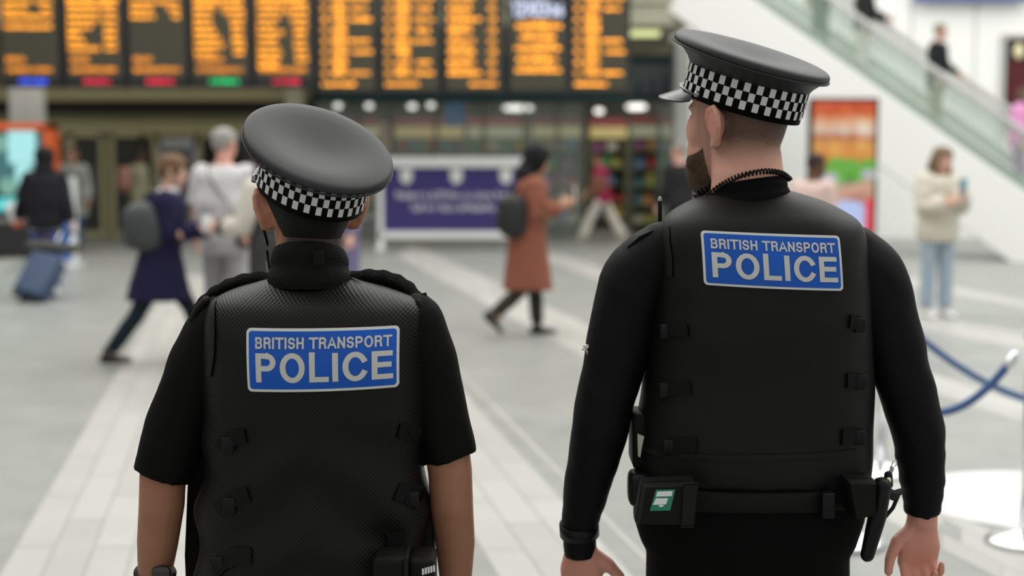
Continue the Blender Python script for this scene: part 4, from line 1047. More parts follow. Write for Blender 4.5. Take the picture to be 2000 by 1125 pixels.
# ---------------------------------------------------------------- the shorter officer (left)
def tintA(h, co):      # cropped hair thinning out down the nape
    if abs(h.z) > .2: return 0
    return sstep(-.135, -.095, h.z) * sstep(-.02, -.05, h.y) * sstep(.062, .04, abs(h.x)) * 1.1
def blush_litA(h, co):  # ears redder, and also painted lighter as if catching the light
    return min(1, max(0, 1 - ((V((abs(h.x), h.y, h.z)) - V((.092, -.008, .004))).length / .05)) * 1.6)
A_skin = skin_mat('skin_tan', (.33, .155, .090), dark=(.008, .006, .005), red=(.60, .27, .18))  # red tone is lighter than the skin: lit ear colour
PA = dict(label='police officer in short sleeved black shirt and vest, shorter of the two', Y=2.62, cx=620, vest_mat=vest_m, shirt_mat=shirt_m, skin=A_skin,
    rows=[(538, 548, 682, .0, .045), (547, 505, 722, -.002, .062), (560, 462, 768, -.006, .085), (576, 430, 806, -.010, .105), (594, 413, 824, -.012, .120), (625, 407, 830, -.012, .134), (680, 404, 832, -.010, .146),
          (760, 402, 836, -.004, .150), (850, 402, 836, 0, .146), (950, 394, 834, 0, .140), (1050, 388, 836, -.002, .142), (1130, 386, 842, -.004, .148), (1190, 390, 838, -.004, .146)],
    fold=(1.02, 1.16), head=(602, 413), heady=.025, turn=13, nod=2, hs=1.0, neck=(606, 505), nk=.063, hip=.80, waist=.845, ww=.198, wx=0,
    legs=(((-.10, .10, .43), (-.105, .06, .08)), ((.105, -.02, .43), (.11, -.16, .08))),
    arms=[dict(limb=[(418, 650, 50, 0), (350, 800, 46, -.005), (318, 930, 46, -.012), (316, 985, 45, -.012), (308, 1060, 41, .01), (302, 1130, 33, .035), (300, 1185, 27, .05)],
               sleeve=[(432, 632, 62, 0), (395, 705, 64, 0), (362, 790, 62, -.004), (334, 870, 60, -.01), (315, 930, 57, -.012)],
               hand=dict(d=(.05, .25, -1), n=(1, .2, .1), t=(.2, 1, .1), curl=(28, 38, 25))),
          dict(limb=[(820, 650, 50, 0), (862, 800, 45, -.005), (879, 920, 44, -.015), (882, 985, 43, -.015), (889, 1060, 40, .01), (890, 1130, 33, .03), (889, 1190, 27, .05)],
               sleeve=[(806, 632, 62, 0), (832, 705, 62, 0), (852, 780, 58, -.004), (868, 840, 55, -.01), (884, 896, 52, -.014)],
               hand=dict(d=(-.03, .25, -1), n=(-1, .2, .1), t=(-.2, 1, .1), curl=(28, 38, 25)))],
    cap=dict(pos=(0, -.004, .030), yaw=14, tilt=21, roll=5, s=.99, h0=.088, slope=.024, ra=.140, rb=.148),
    patch=[(479, 642), (777, 641), (777, 761), (484, 765)], tint=tintA, blush=blush_litA)
rootA, LA, LA3, hitA, XA, KA, vestA, KLA = officer(PA)
# hair below the cap
hb = MB(); hair_shell(hb, XA, -.094, .05, .010, side=.0, ztop=.075, n=56, m=16, rough=.0015, opened=True); hb.build('hair', M('black_hair', (.006, .005, .005), .55, spec=.3, bump=(500, .8)), rootA)
# stand collar: two soft folds
def collar(root, L, px_l, px_r, py_b, py_t, name, m, ry=.072, tilt=0, bulge=.004, roll=0, yc=-.012):
    xa, zb = L(px_l, py_b); xb, _ = L(px_r, py_b); zt = L(px_l, py_t)[1]; cx = (xa + xb) / 2; hw = (xb - xa) / 2
    b = MB(); prof = []
    for i in range(13):
        u = i / 12; prof.append((lerp(hw, hw - .012, u) + bulge * abs(math.sin(u * PI * 2)), lerp(zb, zt, u)))
    prof += [(prof[-1][0] - .004, zt + .002), (prof[-1][0] - .009, zt), (prof[-1][0] - .012, zt - .03), (prof[0][0] - .015, zb)]
    rings = []
    for r, z in prof:
        rg = []
        for p in ering(cx, yc, z, r, r * ry / hw, 48, 2.1): rg.append(V((p.x, p.y, z + (p.x - cx) * roll - (p.y - yc) * tilt * sstep(zb, zt, z))))
        rings.append(rg)
    rings.append(rings[0]); b.loft(rings, caps=False); return b.build(name, m, root)
collar(rootA, LA, 527, 688, 556, 488, 'collar', M('collar_black', (.0055, .0055, .0052), .7, spec=.12, bump=(260, .5)), ry=.080, tilt=.30)
b = MB(); x, _, z = LA3(622, 497, -.09); b.bbox((x - .009, -.098, z - .020), (x + .009, -.088, z + .008), .002); b.build('collar_tab', strap_m, rootA)
# raised knit shoulder pads running from collar to shoulder tip
for pts in ([(538, 543), (500, 540), (462, 548), (428, 564), (402, 586), (386, 606)], [(684, 540), (722, 535), (760, 540), (792, 556), (812, 580), (822, 602)]):
    b = MB(); P3 = [LA3(px, py + 7, .035) for px, py in pts]; dn = catmull([tuple(p) for p in P3], 26)
    b.tube([V(d_) for d_ in dn], [(.0150 + .0014 * math.sin(i * 1.7), .050) for i in range(26)], n=18, ref=(0, 1, 0)); b.build('shoulder_pad', fleece, rootA)
# epaulette sliders at the shoulder tips
for pts in ([(404, 588), (390, 604), (381, 622)], [(818, 590), (828, 606), (834, 622)]):
    b = MB(); b.tube([LA3(px, py, -.012) for px, py in pts], [(.010, .030)] * 3, n=14, ref=(0, 1, 0)); b.build('epaulette', M('epaulette_cloth', (.009, .0088, .0085), .8, spec=.12), rootA)
# bound armhole edges
for nm, pts in (('vest_binding', [(412, 584), (417, 610), (421, 650), (420, 690), (412, 730)]), ('vest_binding', [(822, 580), (829, 610), (831, 650), (829, 690), (832, 730)])):
    strip(rootA, nm, hitA, lambda px, py: (LA3(px, py, -.075).x, LA3(px, py, -.075).z), pts, .011, piping_m, off=.001, th=.004, n=20)
strip(rootA, 'collar_seam', hitA, KLA, [(535, 549), (570, 556), (610, 558), (650, 555), (688, 548)], .006, piping_m, off=.001, th=.002, n=20)
# side straps with buckles
for pts, w in (([(475, 857), (452, 860), (430, 874), (420, 890)], .026), ([(482, 970), (455, 978), (430, 992), (415, 1008)], .029), ([(488, 1090), (455, 1092), (428, 1104), (408, 1122)], .030),
               ([(776, 852), (795, 856), (812, 872)], .028), ([(772, 972), (796, 982), (815, 1000)], .030), ([(752, 1068), (785, 1066)], .028)):
    strip(rootA, 'side_strap', hitA, KLA, pts, w, strap_m, off=.002, th=.004)
for px, py in ((438, 877), (442, 995), (418, 1113), (802, 994)):
    x, z = KLA(px, py); y = hitA(x, z)
    if y is None: continue
    b = MB(); b.bbox((x - .011, y - .011, z - .015), (x + .011, y - .004, z + .015), .003); b.build('buckle', plastic, rootA)
# side pouches, handcuffs, belt pouch, watch, ear piece
b = MB(); x0, z0 = LA(366, 1190); x1, z1 = LA(408, 790)
b.loft([ering((x0 + x1) / 2 + o, .05, z, w, .055, 24, 3.5) for z, w, o in ((z0, .026, -.004), (z0 + .1, .028, -.004), (z1 - .1, .022, .002), (z1, .014, .008))]); b.build('side_panel', trouser_m, rootA)
b = MB(); x0, z0 = LA(818, 1105); x1, z1 = LA(848, 978); b.bbox((x0, -.02, z0), (x1, .05, z1), .008); b.build('radio_pouch', nylon, rootA)
b = MB(); x0, z0 = LA(806, 1000); x1, z1 = LA(836, 955); b.bbox((x0, -.005, z0), (x1 - .012, .04, z1), .006); b.build('cuff_pouch', nylon, rootA)
b = MB()
cx_, cz_ = LA(813, 918)
b.tube([(cx_ + .008 * math.cos(t), .02 + .006 * math.sin(t), cz_ + .030 * math.sin(t)) for t in [2 * PI * i / 24 for i in range(25)]], [.0035] * 25, n=8); b.build('handcuff', M('cuff_steel', (.55, .55, .48), .3, .8), rootA)
b = MB(); x0, _, z0 = LA3(728, 1190, -.2); x1, _, z1 = LA3(848, 1088, -.2); b.bbox((x0, -.205, z0), (x1 - .045, -.125, z1), .014, seg=3); bp = b.build('belt_pouch', nylon, rootA)
b = MB(); b.bbox((x1 - .047, -.195, z0), (x1, -.10, z1 - .006), .012, seg=3); b.build('belt_pouch', nylon, rootA)
b = MB(); b.bbox((x1 - .052, -.209, z0), (x1 - .045, -.125, z1 + .001), .002); b.build('pouch_binding', piping_m, rootA)
b = MB(); xx, _, zz = LA3(824, 1124, -.2)
for i in range(5): b.box((xx + i * .0048, -.1965, zz + i * .0014), (xx + i * .0048 + .0034, -.1955, zz + .011 + i * .0014))
b.build('pouch_label', M('label_white', (.7, .7, .7), .5), rootA, smooth=False)
b = MB(); w0, w1 = LA3(303, 1118, .03), LA3(302, 1140, .038); b.tube([w0, w1], [.040, .038], n=24, round0=False, round1=False); b.build('watch_strap', plastic, rootA)
b = MB(); c = LA3(316, 1122, -.012); b.sq(c, (.019, .008, .017), 3); b.build('watch_case', M('watch_glass', (.05, .05, .05), .15, .4), rootA)
b = MB(); e0 = XA @ V((-.086, .002, -.030)); pts = [e0, e0 + V((.004, .02, -.03)), LA3(522, 490, .06), LA3(526, 520, .06), LA3(540, 545, .055)]
dn = catmull([tuple(p) for p in pts], 24); b.tube([V(q) for q in dn], [.0028] * 24, n=8); b.build('earpiece_cable', plastic, rootA)
b = MB(); b.sq(XA @ V((-.082, .014, -.004)), (.007, .009, .010), 2, 12, 8); b.build('earpiece', plastic, rootA)
b = MB(); b.tube([LA3(521, 512, .075), LA3(522, 532, .075)], [.0016, .0016], n=6); b.build('cable_clip', M('clip_grey', (.4, .4, .4), .4), rootA)

# ---------------------------------------------------------------- the taller officer (right)
def tintB(h, co):      # skin fade: cropped hair densest just under the cap at the back, thinning down the neck; beard on the jaw
    if h.z > .2 or h.z < -.2: return 0
    back = sstep(.035, -.02, h.y) ; f = sstep(-.078, .0, h.z) * back * 1.0
    f *= sstep(.082, .075, abs(h.x))
    th = abs(math.degrees(math.atan2(h.x, h.y)))
    side = sstep(46, 58, th) * sstep(80, 70, th) * sstep(-.125, -.11, h.z) * sstep(.06, .03, h.z) * sstep(.083, .077, abs(h.x))
    return min(1, f + .38 * side)
    f += .8 * sstep(.085, .065, h.y) * sstep(.03, .045, h.y) * sstep(-.09, -.06, h.z) * sstep(.05, .02, h.z)
    return min(.9, f)
def blushB(h, co):
    e = max(0, 1 - ((h - V((-.084, -.006, .006))).length / .040)) * .75 + max(0, 1 - ((h - V((-.074, -.035, .0))).length / .035)) * .6
    n_ = max(0, 1 - ((h - V((-.035, -.075, -.115))).length / .045)) * .55
    hand = .35 if h.z < -.5 else 0
    return min(1, e + n_ + hand)
B_skin = skin_mat('skin_fair', (.68, .365, .275), dark=(.055, .036, .024), red=(.52, .17, .13))
PB = dict(label='police officer in long sleeved black top and vest, taller of the two', Y=2.77, cx=1470, vest_mat=vest_p, shirt_mat=shirt_m2, skin=B_skin,
    rows=[(372, 1408, 1540, .0, .06), (380, 1384, 1570, -.004, .078), (393, 1348, 1606, -.01, .096), (410, 1316, 1640, -.014, .114), (430, 1294, 1668, -.016, .130), (460, 1284, 1682, -.016, .143), (520, 1280, 1688, -.014, .155),
          (620, 1272, 1694, -.008, .160), (720, 1258, 1700, 0, .158), (810, 1246, 1702, 0, .155), (880, 1240, 1700, 0, .155), (915, 1240, 1696, 0, .152), (935, 1248, 1690, 0, .140)],
    fold=(.93, 1.0), head=(1447, 251), heady=.02, turn=45, nod=3, hs=1.03, neck=(1458, 345), nk=.069, hip=.86, waist=.955, ww=.222, wx=-.003,
    legs=(((-.115, .02, .46), (-.12, -.16, .08)), ((.11, .12, .46), (.115, .09, .08))),
    arms=[dict(limb=[(1282, 525, 42, 0), (1212, 660, 44, -.005), (1172, 840, 42, -.015), (1152, 930, 38, 0), (1136, 1005, 30, .02), (1134, 1062, 28, .03)],
               sleeve=[(1296, 494, 64, 0), (1248, 545, 74, 0), (1216, 640, 66, -.004), (1192, 740, 60, -.01), (1172, 830, 56, -.014), (1158, 900, 51, -.008), (1144, 960, 45, .004), (1133, 1020, 36, .02), (1133, 1084, 33, .034)],
               ruck=.02, hand=dict(d=(.04, .15, -1), n=(.35, 1, 0), t=(1, -.35, 0), curl=(22, 35, 25), s=1.08)),
          dict(limb=[(1676, 530, 40, 0), (1736, 640, 44, -.005), (1778, 780, 42, -.012), (1796, 860, 40, -.01), (1801, 940, 34, 0), (1801, 1015, 29, .012)],
               sleeve=[(1660, 498, 64, 0), (1699, 548, 73, 0), (1730, 625, 64, -.004), (1756, 710, 58, -.01), (1777, 780, 54, -.012), (1793, 850, 51, -.01), (1801, 920, 45, -.002), (1802, 970, 39, .006), (1801, 1003, 36.5, .011)],
               ruck=.045, hand=dict(d=(-.05, .10, -1), n=(.12, -1, -.1), t=(-1, -.12, 0), curl=(38, 55, 40), s=1.05, thumb=(.86, .42, .25)))],
    cap=dict(pos=(0, .0, .041), yaw=5, tilt=14.5, s=1.03, h0=.092, slope=.006, ra=.147, rb=.150),
    patch=[(1371, 451), (1642, 461), (1647, 568), (1375, 556)], tint=tintB, blush=blushB)
rootB, LB, LB3, hitB, XB, KB, vestB, KLB = officer(PB)
# beard
def beard(mb, X, body):
    """full beard: a shell that swells off the jaw and tapers into the skin at its edges"""
    bm = bmesh.new(); bm.from_mesh(body.data); bv = BVHTree.FromBMesh(bm); bm.free(); R3 = X.to_3x3()
    A_ = [0, 20, 40, 55, 66, 76, 84]; ZT = [-.046, -.050, -.054, -.046, -.034, -.020, -.018]; ZB = [-.130, -.128, -.122, -.116, -.108, -.092, -.070]
    rows = []
    for i in range(19):
        v = i / 18; r = []
        for j in range(53):
            th = lerp(-R(78), R(78), j / 52); a = abs(math.degrees(th))
            z = lerp(float(np.interp(a, A_, ZT)), float(np.interp(a, A_, ZB)), v); zz = max(-.106, z)
            edge = max(0, min(1, 3.0 * v, 4 * (1 - v), 2.6 * (1 - a / 78)))
            d_ = (R3 @ V((math.sin(th), math.cos(th), 0))).normalized(); c = X @ V((0, .015, zz))
            h = bv.ray_cast(c + d_ * .2, -d_); p = h[0] if h[0] is not None else c + d_ * .08
            o = -.0025 + .011 * edge ** .8 * lerp(1, .5, sstep(45, 80, a)) + .006 * sstep(45, 10, a) * edge
            r.append(p + d_ * (o - (zz - z) * .55) + R3 @ V((0, 0, (z - zz) * 1.3)))
        rows.append(r)
    mb.loft(rows, caps=False, closed=False)
    mb.loft([rows[-1], [q.lerp(X @ V((0, .03, -.105)), .7) for q in rows[-1]]], caps=False, closed=False)
bodyB = [c for c in rootB.children if c.name.startswith('body') and 'armour' not in c.name][0]
b = MB(); beard(b, XB, bodyB); b.build('beard', M('brown_beard', (.15, .098, .065), .85, spec=.1, bump=(420, 1.0), nz=(120, .5)), rootB)
b = MB(); b.tube([XB @ V((s * .022, .100 - abs(s) * .012, -.044)) for s in (-1.1, -.6, 0, .6, 1.1)], [.004, .006, .006, .006, .004], n=8); b.build('moustache', M('brown_beard', (.1, .06, .03)), rootB)
collar(rootB, LB, 1380, 1540, 392, 352, 'collar', M('collar_black2', (.004, .004, .004), .85, spec=.08), ry=.084, tilt=.05, bulge=.002, roll=.12)
# coiled radio lead round the neck
def coil(root, pts, rad, turns, thick, m, name):
    dn = catmull([tuple(p) for p in pts], 40); P = [V(q) for q in dn]; out = []; N = turns * 8
    for i in range(N + 1):
        t = i / N * (len(P) - 1); k = min(int(t), len(P) - 2); c = P[k].lerp(P[k + 1], t - k); tg = (P[k + 1] - P[k]).normalized()
        a = tg.cross(V((0, 0, 1))).normalized(); b_ = tg.cross(a); th = 2 * PI * turns * i / N
        out.append(c + (a * math.cos(th) + b_ * math.sin(th)) * rad)
    mb = MB(); mb.tube(out, [thick] * len(out), n=6); return mb.build(name, m, root)
coil(rootB, [LB3(1378, 386, -.005), LB3(1408, 362, -.062), LB3(1445, 344, -.088), LB3(1490, 335, -.09), LB3(1525, 338, -.066), LB3(1542, 350, -.02)], .0042, 30, .0020, plastic, 'coiled_lead')
coil(rootB, [LB3(1352, 402, .06), LB3(1362, 384, .05), LB3(1374, 374, .04), LB3(1388, 368, .03)], .0065, 6, .0028, plastic, 'coiled_lead')
# radio aerial over the left shoulder
b = MB(); b.tube([LB3(1289, 445, .05), LB3(1289, 392, .05)], [.0045, .0042], n=10); ae = b.build('radio_aerial', plastic, rootB)
b = MB(); b.tube([LB3(1289, 391, .05), LB3(1289, 387, .05)], [.0044, .0035], n=10); b.build('aerial_tip', M('aerial_tip_grey', (.45, .45, .43), .4), ae)
# small epaulette loop ends on the sleeves, bound armholes
b = MB(); b.tube([LB3(1270, 452, -.02), LB3(1248, 462, -.024), LB3(1228, 480, -.02)], [(.005, .022)] * 3, n=12); b.build('epaulette', shirt_m2, rootB)
strip(rootB, 'vest_binding', hitB, lambda px, py: (LB3(px, py, -.09).x, LB3(px, py, -.09).z), [(1304, 442), (1303, 470), (1307, 505), (1307, 540)], .008, piping_m, off=.001, th=.004, n=20)
strip(rootB, 'hem_binding', hitB, KLB, [(1260, 897), (1350, 895), (1450, 893), (1550, 892), (1680, 890)], .010, piping_m, off=.001, th=.003, n=26)
for pts, w in (([(1345, 648), (1318, 650), (1294, 656)], .024), ([(1350, 762), (1318, 766), (1290, 774)], .026), ([(1362, 872), (1325, 876), (1290, 888)], .028),
               ([(1664, 630), (1685, 632), (1692, 640)], .026), ([(1660, 748), (1684, 748), (1696, 752)], .028), ([(1650, 858), (1680, 858), (1694, 862)], .030)):
    strip(rootB, 'side_strap', hitB, KLB, pts, w, strap_m, off=.002, th=.005)
for px, py in ((1306, 655), (1304, 771), (1310, 881), (1686, 638), (1690, 752), (1688, 862)):
    x, z = KLB(px, py); y = hitB(x, z)
    if y is None: continue
    b = MB(); b.bbox((x - .010, y - .012, z - .014), (x + .010, y - .005, z + .014), .003); b.build('buckle', plastic, rootB)
# duty belt and its kit
zt = LB3(1470, 962, -.149).z; zb = LB3(1470, 1003, -.149).z
b = MB(); b.loft([ering(-.003, -.005, z, w, d_, 56, 2.5) for z, w, d_ in ((zb, .226, .146), (zb + .003, .229, .149), (zt - .003, .229, .149), (zt, .226, .146))]); b.build('duty_belt', nylon, rootB)
for px in (1615,):
    b = MB(); x, _, z = LB3(px, 984, -.15); b.bbox((x - .012, -.168, z - .024), (x + .012, -.140, z + .024), .003); b.build('belt_keeper', plastic, rootB)
def skew(root, L, quad, y0, y1, name, m, bev=.006):
    """soft block whose back face is the given pixel quad (tl, tr, br, bl)"""
    C = [(lambda p: (p.x, p.z))(L(q[0], q[1], y0)) for q in quad]; bm_ = MB(); bm_.bbox((0, y0, 0), (1, y1, 1), .06)
    out = MB(); vs = []
    for v in bm_.v:
        t = (lerp(C[3][0], C[2][0], v.x), lerp(C[3][1], C[2][1], v.x)); u = (lerp(C[0][0], C[1][0], v.x), lerp(C[0][1], C[1][1], v.x))
        vs.append(V((lerp(t[0], u[0], v.z), y0 if v.y < y0 + .03 and False else max(y0, min(y1, v.y)), lerp(t[1], u[1], v.z))))
    out.add(vs, bm_.f); return out.build(name, m, root, smooth=False)
fk = skew(rootB, LB3, [(1256, 948), (1362, 944), (1352, 1030), (1242, 1029)], -.235, -.15, 'first_aid_pouch', nylon)
b = MB(); q = [(p.x, p.z) for p in (LB3(1281, 957, -.236), LB3(1319, 956, -.236), LB3(1309, 997, -.236), LB3(1269, 998, -.236))]; b.add([(x, -.2365, z) for x, z in q] + [(x, -.235, z) for x, z in q], [(3, 2, 1, 0), (4, 5, 6, 7), (0, 1, 5, 4), (1, 2, 6, 5), (2, 3, 7, 6), (3, 0, 4, 7)])
b.build('first_aid_label', M('label_green', (.02, .20, .13), .5), rootB, smooth=False)
b = MB()
for q in ([(1284, 960), (1314, 959), (1312, 969), (1281, 970)], [(1281, 973), (1305, 973), (1301, 985), (1275, 986)], [(1288, 986), (1297, 986), (1294, 990), (1286, 990)]):
    P4 = [(w_.x, w_.z) for w_ in (LB3(p[0], p[1], -.237) for p in q)]; b.add([(x, -.2372, z) for x, z in P4], [(0, 1, 2, 3)])
b.build('label_cross', M('label_white2', (.75, .77, .75), .5), rootB, smooth=False, fix=False)
skew(rootB, LB3, [(1333, 945), (1366, 943), (1356, 1031), (1330, 1031)], -.2385, -.2345, 'pouch_flap_edge', piping_m)
b = MB(); x, _, z = LB3(1248, 952, -.06); b.sq((x, -.06, z), (.022, .035, .034), 4); b.build('round_pouch', plastic, rootB)
b = MB(); x0, z0 = LB(1235, 905); x1, z1 = LB(1262, 800); b.bbox((x0 - .004, -.06, z0), (x1, .05, z1), .010); b.build('side_pouch', nylon, rootB)
b = MB(); q = [(p.x, p.z) for p in (LB3(1245, 847, -.08), LB3(1258, 852, -.08), LB3(1254, 870, -.08), LB3(1250, 893, -.08), LB3(1246, 890, -.08))]; b.add([(x, -.083, z) for x, z in q] + [(x, -.080, z) for x, z in q], [(4, 3, 2, 1, 0), (5, 6, 7, 8, 9)] + [(i, (i + 1) % 5, 5 + (i + 1) % 5, 5 + i) for i in range(5)])
b.build('glove_tag', M('tag_cream', (.42, .42, .33), .7), rootB, smooth=False)
# holster with baton, key clip
skew(rootB, LB3, [(1656, 940), (1715, 942), (1712, 1010), (1672, 1020)], -.19, -.10, 'holster', nylon)
b = MB(); b.tube([LB3(1722, 950, -.14), LB3(1713, 1010, -.145), LB3(1694, 1084, -.15)], [(.018, .02), (.017, .018), (.013, .013)], n=14); b.build('baton', plastic, rootB)
b = MB(); b.tube([LB3(1722, 955, -.12), LB3(1745, 968, -.11), LB3(1758, 960, -.10)], [.010, .010, .006], n=10); b.tube([LB3(1756, 964, -.10), LB3(1744, 992, -.11), LB3(1722, 1018, -.12)], [.004, .004, .004], n=8); b.build('baton_side_handle', plastic, rootB)
b = MB(); b.tube([LB3(1735, 946, -.12), LB3(1735, 928, -.12)], [.009, .008], n=12); b.build('key_clip', plastic, rootB)
b = MB(); b.tube([LB3(1733, 943, -.134), LB3(1735, 938, -.134)], [.006, .006], n=10); b.build('key_clip_band', M('brass_pale', (.6, .55, .4), .3, .7), rootB)
coil(rootB, [LB3(1737, 927, -.12), LB3(1741, 919, -.12), LB3(1743, 912, -.12)], .0035, 5, .0014, M('spring_steel', (.55, .54, .48), .3, .8), 'clip_spring')
b = MB(); b.tube([LB3(1741, 911, -.12), LB3(1744, 902, -.12), LB3(1750, 898, -.12), LB3(1752, 906, -.12), LB3(1748, 911, -.12)], [.0011] * 5, n=6); b.build('split_ring', M('spring_steel', (.55, .54, .48), .3, .8), rootB)
# watch / sleeve band on the left wrist, sleeve logo
b = MB(); b.tube([LB3(1131, 1022, .02), LB3(1132, 1044, .026)], [.0395, .0395], n=26, round0=False, round1=False); b.build('wrist_band', plastic, rootB)
x, z = LB(1147, 680)
b = MB()
for dx, dz, w, h in ((-.010, .006, .016, .0045), (-.012, .000, .017, .004), (-.002, -.009, .012, .0045), (-.003, -.006, .006, .012)):
    b.box((x + dx, -.034, z + dz), (x + dx + w, -.022, z + dz + h))
b.build('sleeve_logo', M('logo_white', (.7, .7, .7), .5), rootB, smooth=False)

# ================================================================== PASSERS-BY
SK = {'fair': skin_mat('skin_light', (.62, .38, .29)), 'pink': skin_mat('skin_pink', (.66, .36, .29)), 'tan': skin_mat('skin_mid', (.45, .25, .16)), 'dark': skin_mat('skin_deep', (.12, .06, .035))}
def cloth(name, c): return M('cloth_' + name, c, .8, spec=.2, bump=(120, .3))
def person(label, p, yaw, h, skin, hair, top, legs, shoes, pose, z0=None):
    """a clothed figure standing at floor point p, facing +Y turned by yaw degrees; returns the root and named joints (world)"""
    root = empty('person', (p[0], p[1], 0 if z0 is None else z0), R(yaw), label=label, cat='person')
    k = h / 1.75
    lean = R(pose.get('lean', 3)); up = V((0, math.sin(lean), math.cos(lean)))
    P0 = V((0, 0, .52 * h))
    # legs
    J = {}
    for s, nm in ((-1, 'l'), (1, 'r')):
        t, kn = pose.get(nm + 'leg', (2, 3)); a = R(t); b = R(t - kn); hipj = P0 + V((s * .052 * h, 0, -.01 * h))
        knee = hipj + V((s * .006 * h, math.sin(a), -math.cos(a))) * .245 * h; ank = knee + V((0, math.sin(b), -math.cos(b))) * .228 * h
        fp = R(pose.get(nm + 'foot', 0))
        J[nm] = [hipj, knee, ank, fp]
    low = min(min(J[n][2].z - .042 * h, (J[n][2] + V((0, .09 * h * math.cos(J[n][3]), -.035 * h - .09 * h * math.sin(J[n][3])))).z) for n in 'lr')
    sh = V((0, 0, -low))
    P0 = P0 + sh
    for n in 'lr': J[n][:3] = [q + sh for q in J[n][:3]]
    def sp(t): return P0 + up * (t * h)
    shoulder = sp(.292); neck = sp(.325); 
    fat = pose.get('fat', 1.0)
    ROWS = [(-.075, .070, .055), (-.03, .094, .064), (.03, .093, .062), (.09, .082 * fat, .058 * fat), (.15, .083 * fat, .062 * fat), (.21, .092, .068), (.26, .098, .064), (.292, .090, .050), (.315, .05, .036), (.33, .034, .033)]
    Rt = Matrix.Rotation(-lean, 3, 'X')
    def torso(mb, off, t0=-1, t1=1, n=26):
        rows = catmull(ROWS, 24); rows = [r for r in rows if t0 <= r[0] <= t1]
        mb.loft([[sp(r[0]) + Rt @ (q - V((0, 0, 0))) for q in ering(0, 0, 0, r[1] * h + off, r[2] * h + off, n, 2.3)] for r in rows])
    A = {}
    for s, nm in ((-1, 'larm'), (1, 'rarm')):
        fw, ab, fx, inn = pose.get(nm, (4, 8, 12, 0)); S = shoulder + V((s * .098 * h, 0, -.012 * h))
        f, g = R(fw), R(ab); d1 = V((s * math.sin(g), math.sin(f) * math.cos(g), -math.cos(f) * math.cos(g)))
        f2 = R(fw + fx); g2 = R(ab - inn); d2 = V((s * math.sin(g2), math.sin(f2) * math.cos(g2), -math.cos(f2) * math.cos(g2)))
        E = S + d1 * .168 * h; W = E + d2 * .145 * h; A[nm] = (S, E, W, d2, s)
    hd = neck + up * .078 * h + V((0, .012 * h, 0)); ht = pose.get('head', (0, 0))
    X = Matrix.Translation(hd) @ Matrix.Rotation(R(ht[0]), 4, 'Z') @ Matrix.Rotation(R(-ht[1]), 4, 'X') @ Matrix.Scale(.99 * k ** .5, 4)
    b = MB(); add_head(b, X)
    b.tube([X @ V((0, -.012, -.03)), neck + up * .02 * h, neck - up * .04 * h], [.050 * k, .052 * k, .06 * k], n=16)
    torso(b, -.006)
    for n in 'lr':
        hj, kn, an, fp = J[n]; b.tube([hj, hj.lerp(kn, .5), kn, kn.lerp(an, .35), an], [.046 * h, .040 * h, .030 * h, .030 * h, .020 * h], n=14)
        b.tube([an, an + V((0, .04 * h, -.026 * h))], [.018 * h, .011 * h], n=10)
    for nm in A:
        S, E, W, d, s = A[nm]; b.tube([S, S.lerp(E, .5), E, E.lerp(W, .3), W], [.027 * h, .026 * h, .021 * h, .021 * h, .015 * h], n=12)
        add_hand(b, W, d, V((-s, .0, 0)) if abs(d.z) > .5 else V((-s * .6, 0, -.6)), V((0, 1, .2)) if abs(d.z) > .5 else V((-s * .3, 0, 1)), k * 1.02, (30, 40, 30), fr=.0100)
    b.fuse('body', SK[skin], .0085, 2, root, fac=.4)
    add_eyes(root, X)
    # trousers
    if legs:
        lc, wide = legs; b = MB(); torso(b, .008, -.09, .06)
        for n in 'lr':
            hj, kn, an, fp = J[n]; b.tube([hj + V((0, 0, .02 * h)), hj.lerp(kn, .5), kn, kn.lerp(an, .5), an.lerp(kn, .08)], [.056 * h, .05 * h, (.036 + .018 * wide) * h, (.034 + .026 * wide) * h, (.028 + .034 * wide) * h], n=16, round1=False)
        b.fuse('trousers', cloth(*lc), .012, 2, root, disp=lambda co: .004 * noise.noise(co * 14))
    # top / coat
    tc, ln, puff, slv = top; b = MB(); torso(b, .012 + puff, -.02, .318)
    if ln:
        z1 = ln * h; wl = pose.get('hem', .115); yl = pose.get('hemy', .085)
        zw = sp(.06).z; b.loft([ering(0, lerp(0, pose.get('hemo', 0), u), lerp(zw, z1, u), lerp(.098 * h + puff, wl * h, u), lerp(.072 * h + puff, yl * h, u), 30, 2.3) for u in (0, .2, .4, .6, .8, 1)])
    else:
        torso(b, .014 + puff, -.075, .1)
    for nm in A:
        S, E, W, d, s = A[nm]; T = S + (E - S).normalized() * .005; pts = [T, S.lerp(E, .5), E]; rr = [.034 * h + puff, .032 * h + puff, .028 * h + puff]
        if slv > .6: pts += [E.lerp(W, .5), E.lerp(W, .94)]; rr += [.026 * h + puff, .022 * h + puff]
        else: pts = [T, S.lerp(E, .45), S.lerp(E, .85)]; rr = [.034 * h + puff, .034 * h + puff, .033 * h + puff]
        b.tube(pts, rr, n=14, round1=False)
    b.fuse('coat' if ln else ('shirt' if slv < .6 else 'jacket'), cloth(*tc), .0115, 2, root, disp=lambda co: .005 * noise.noise(co * 11))
    # shoes
    for n in 'lr':
        hj, kn, an, fp = J[n]; F = V((0, math.cos(fp), -math.sin(fp))); Dn = V((0, -math.sin(fp), -math.cos(fp)))
        o = an + Dn * .024 * h; b = MB()
        b.tube([o - F * .028 * h, o + F * .005 * h - Dn * .004 * h, o + F * .05 * h + Dn * .002 * h, o + F * .095 * h + Dn * .006 * h], [(.021 * h, .018 * h), (.024 * h, .024 * h), (.028 * h, .017 * h), (.022 * h, .012 * h)], n=16, ref=(0, 0, 1), p=2.6)
        b.tube([an + V((0, -.004 * h, .012 * h)), o], [.024 * h, .024 * h], n=12)
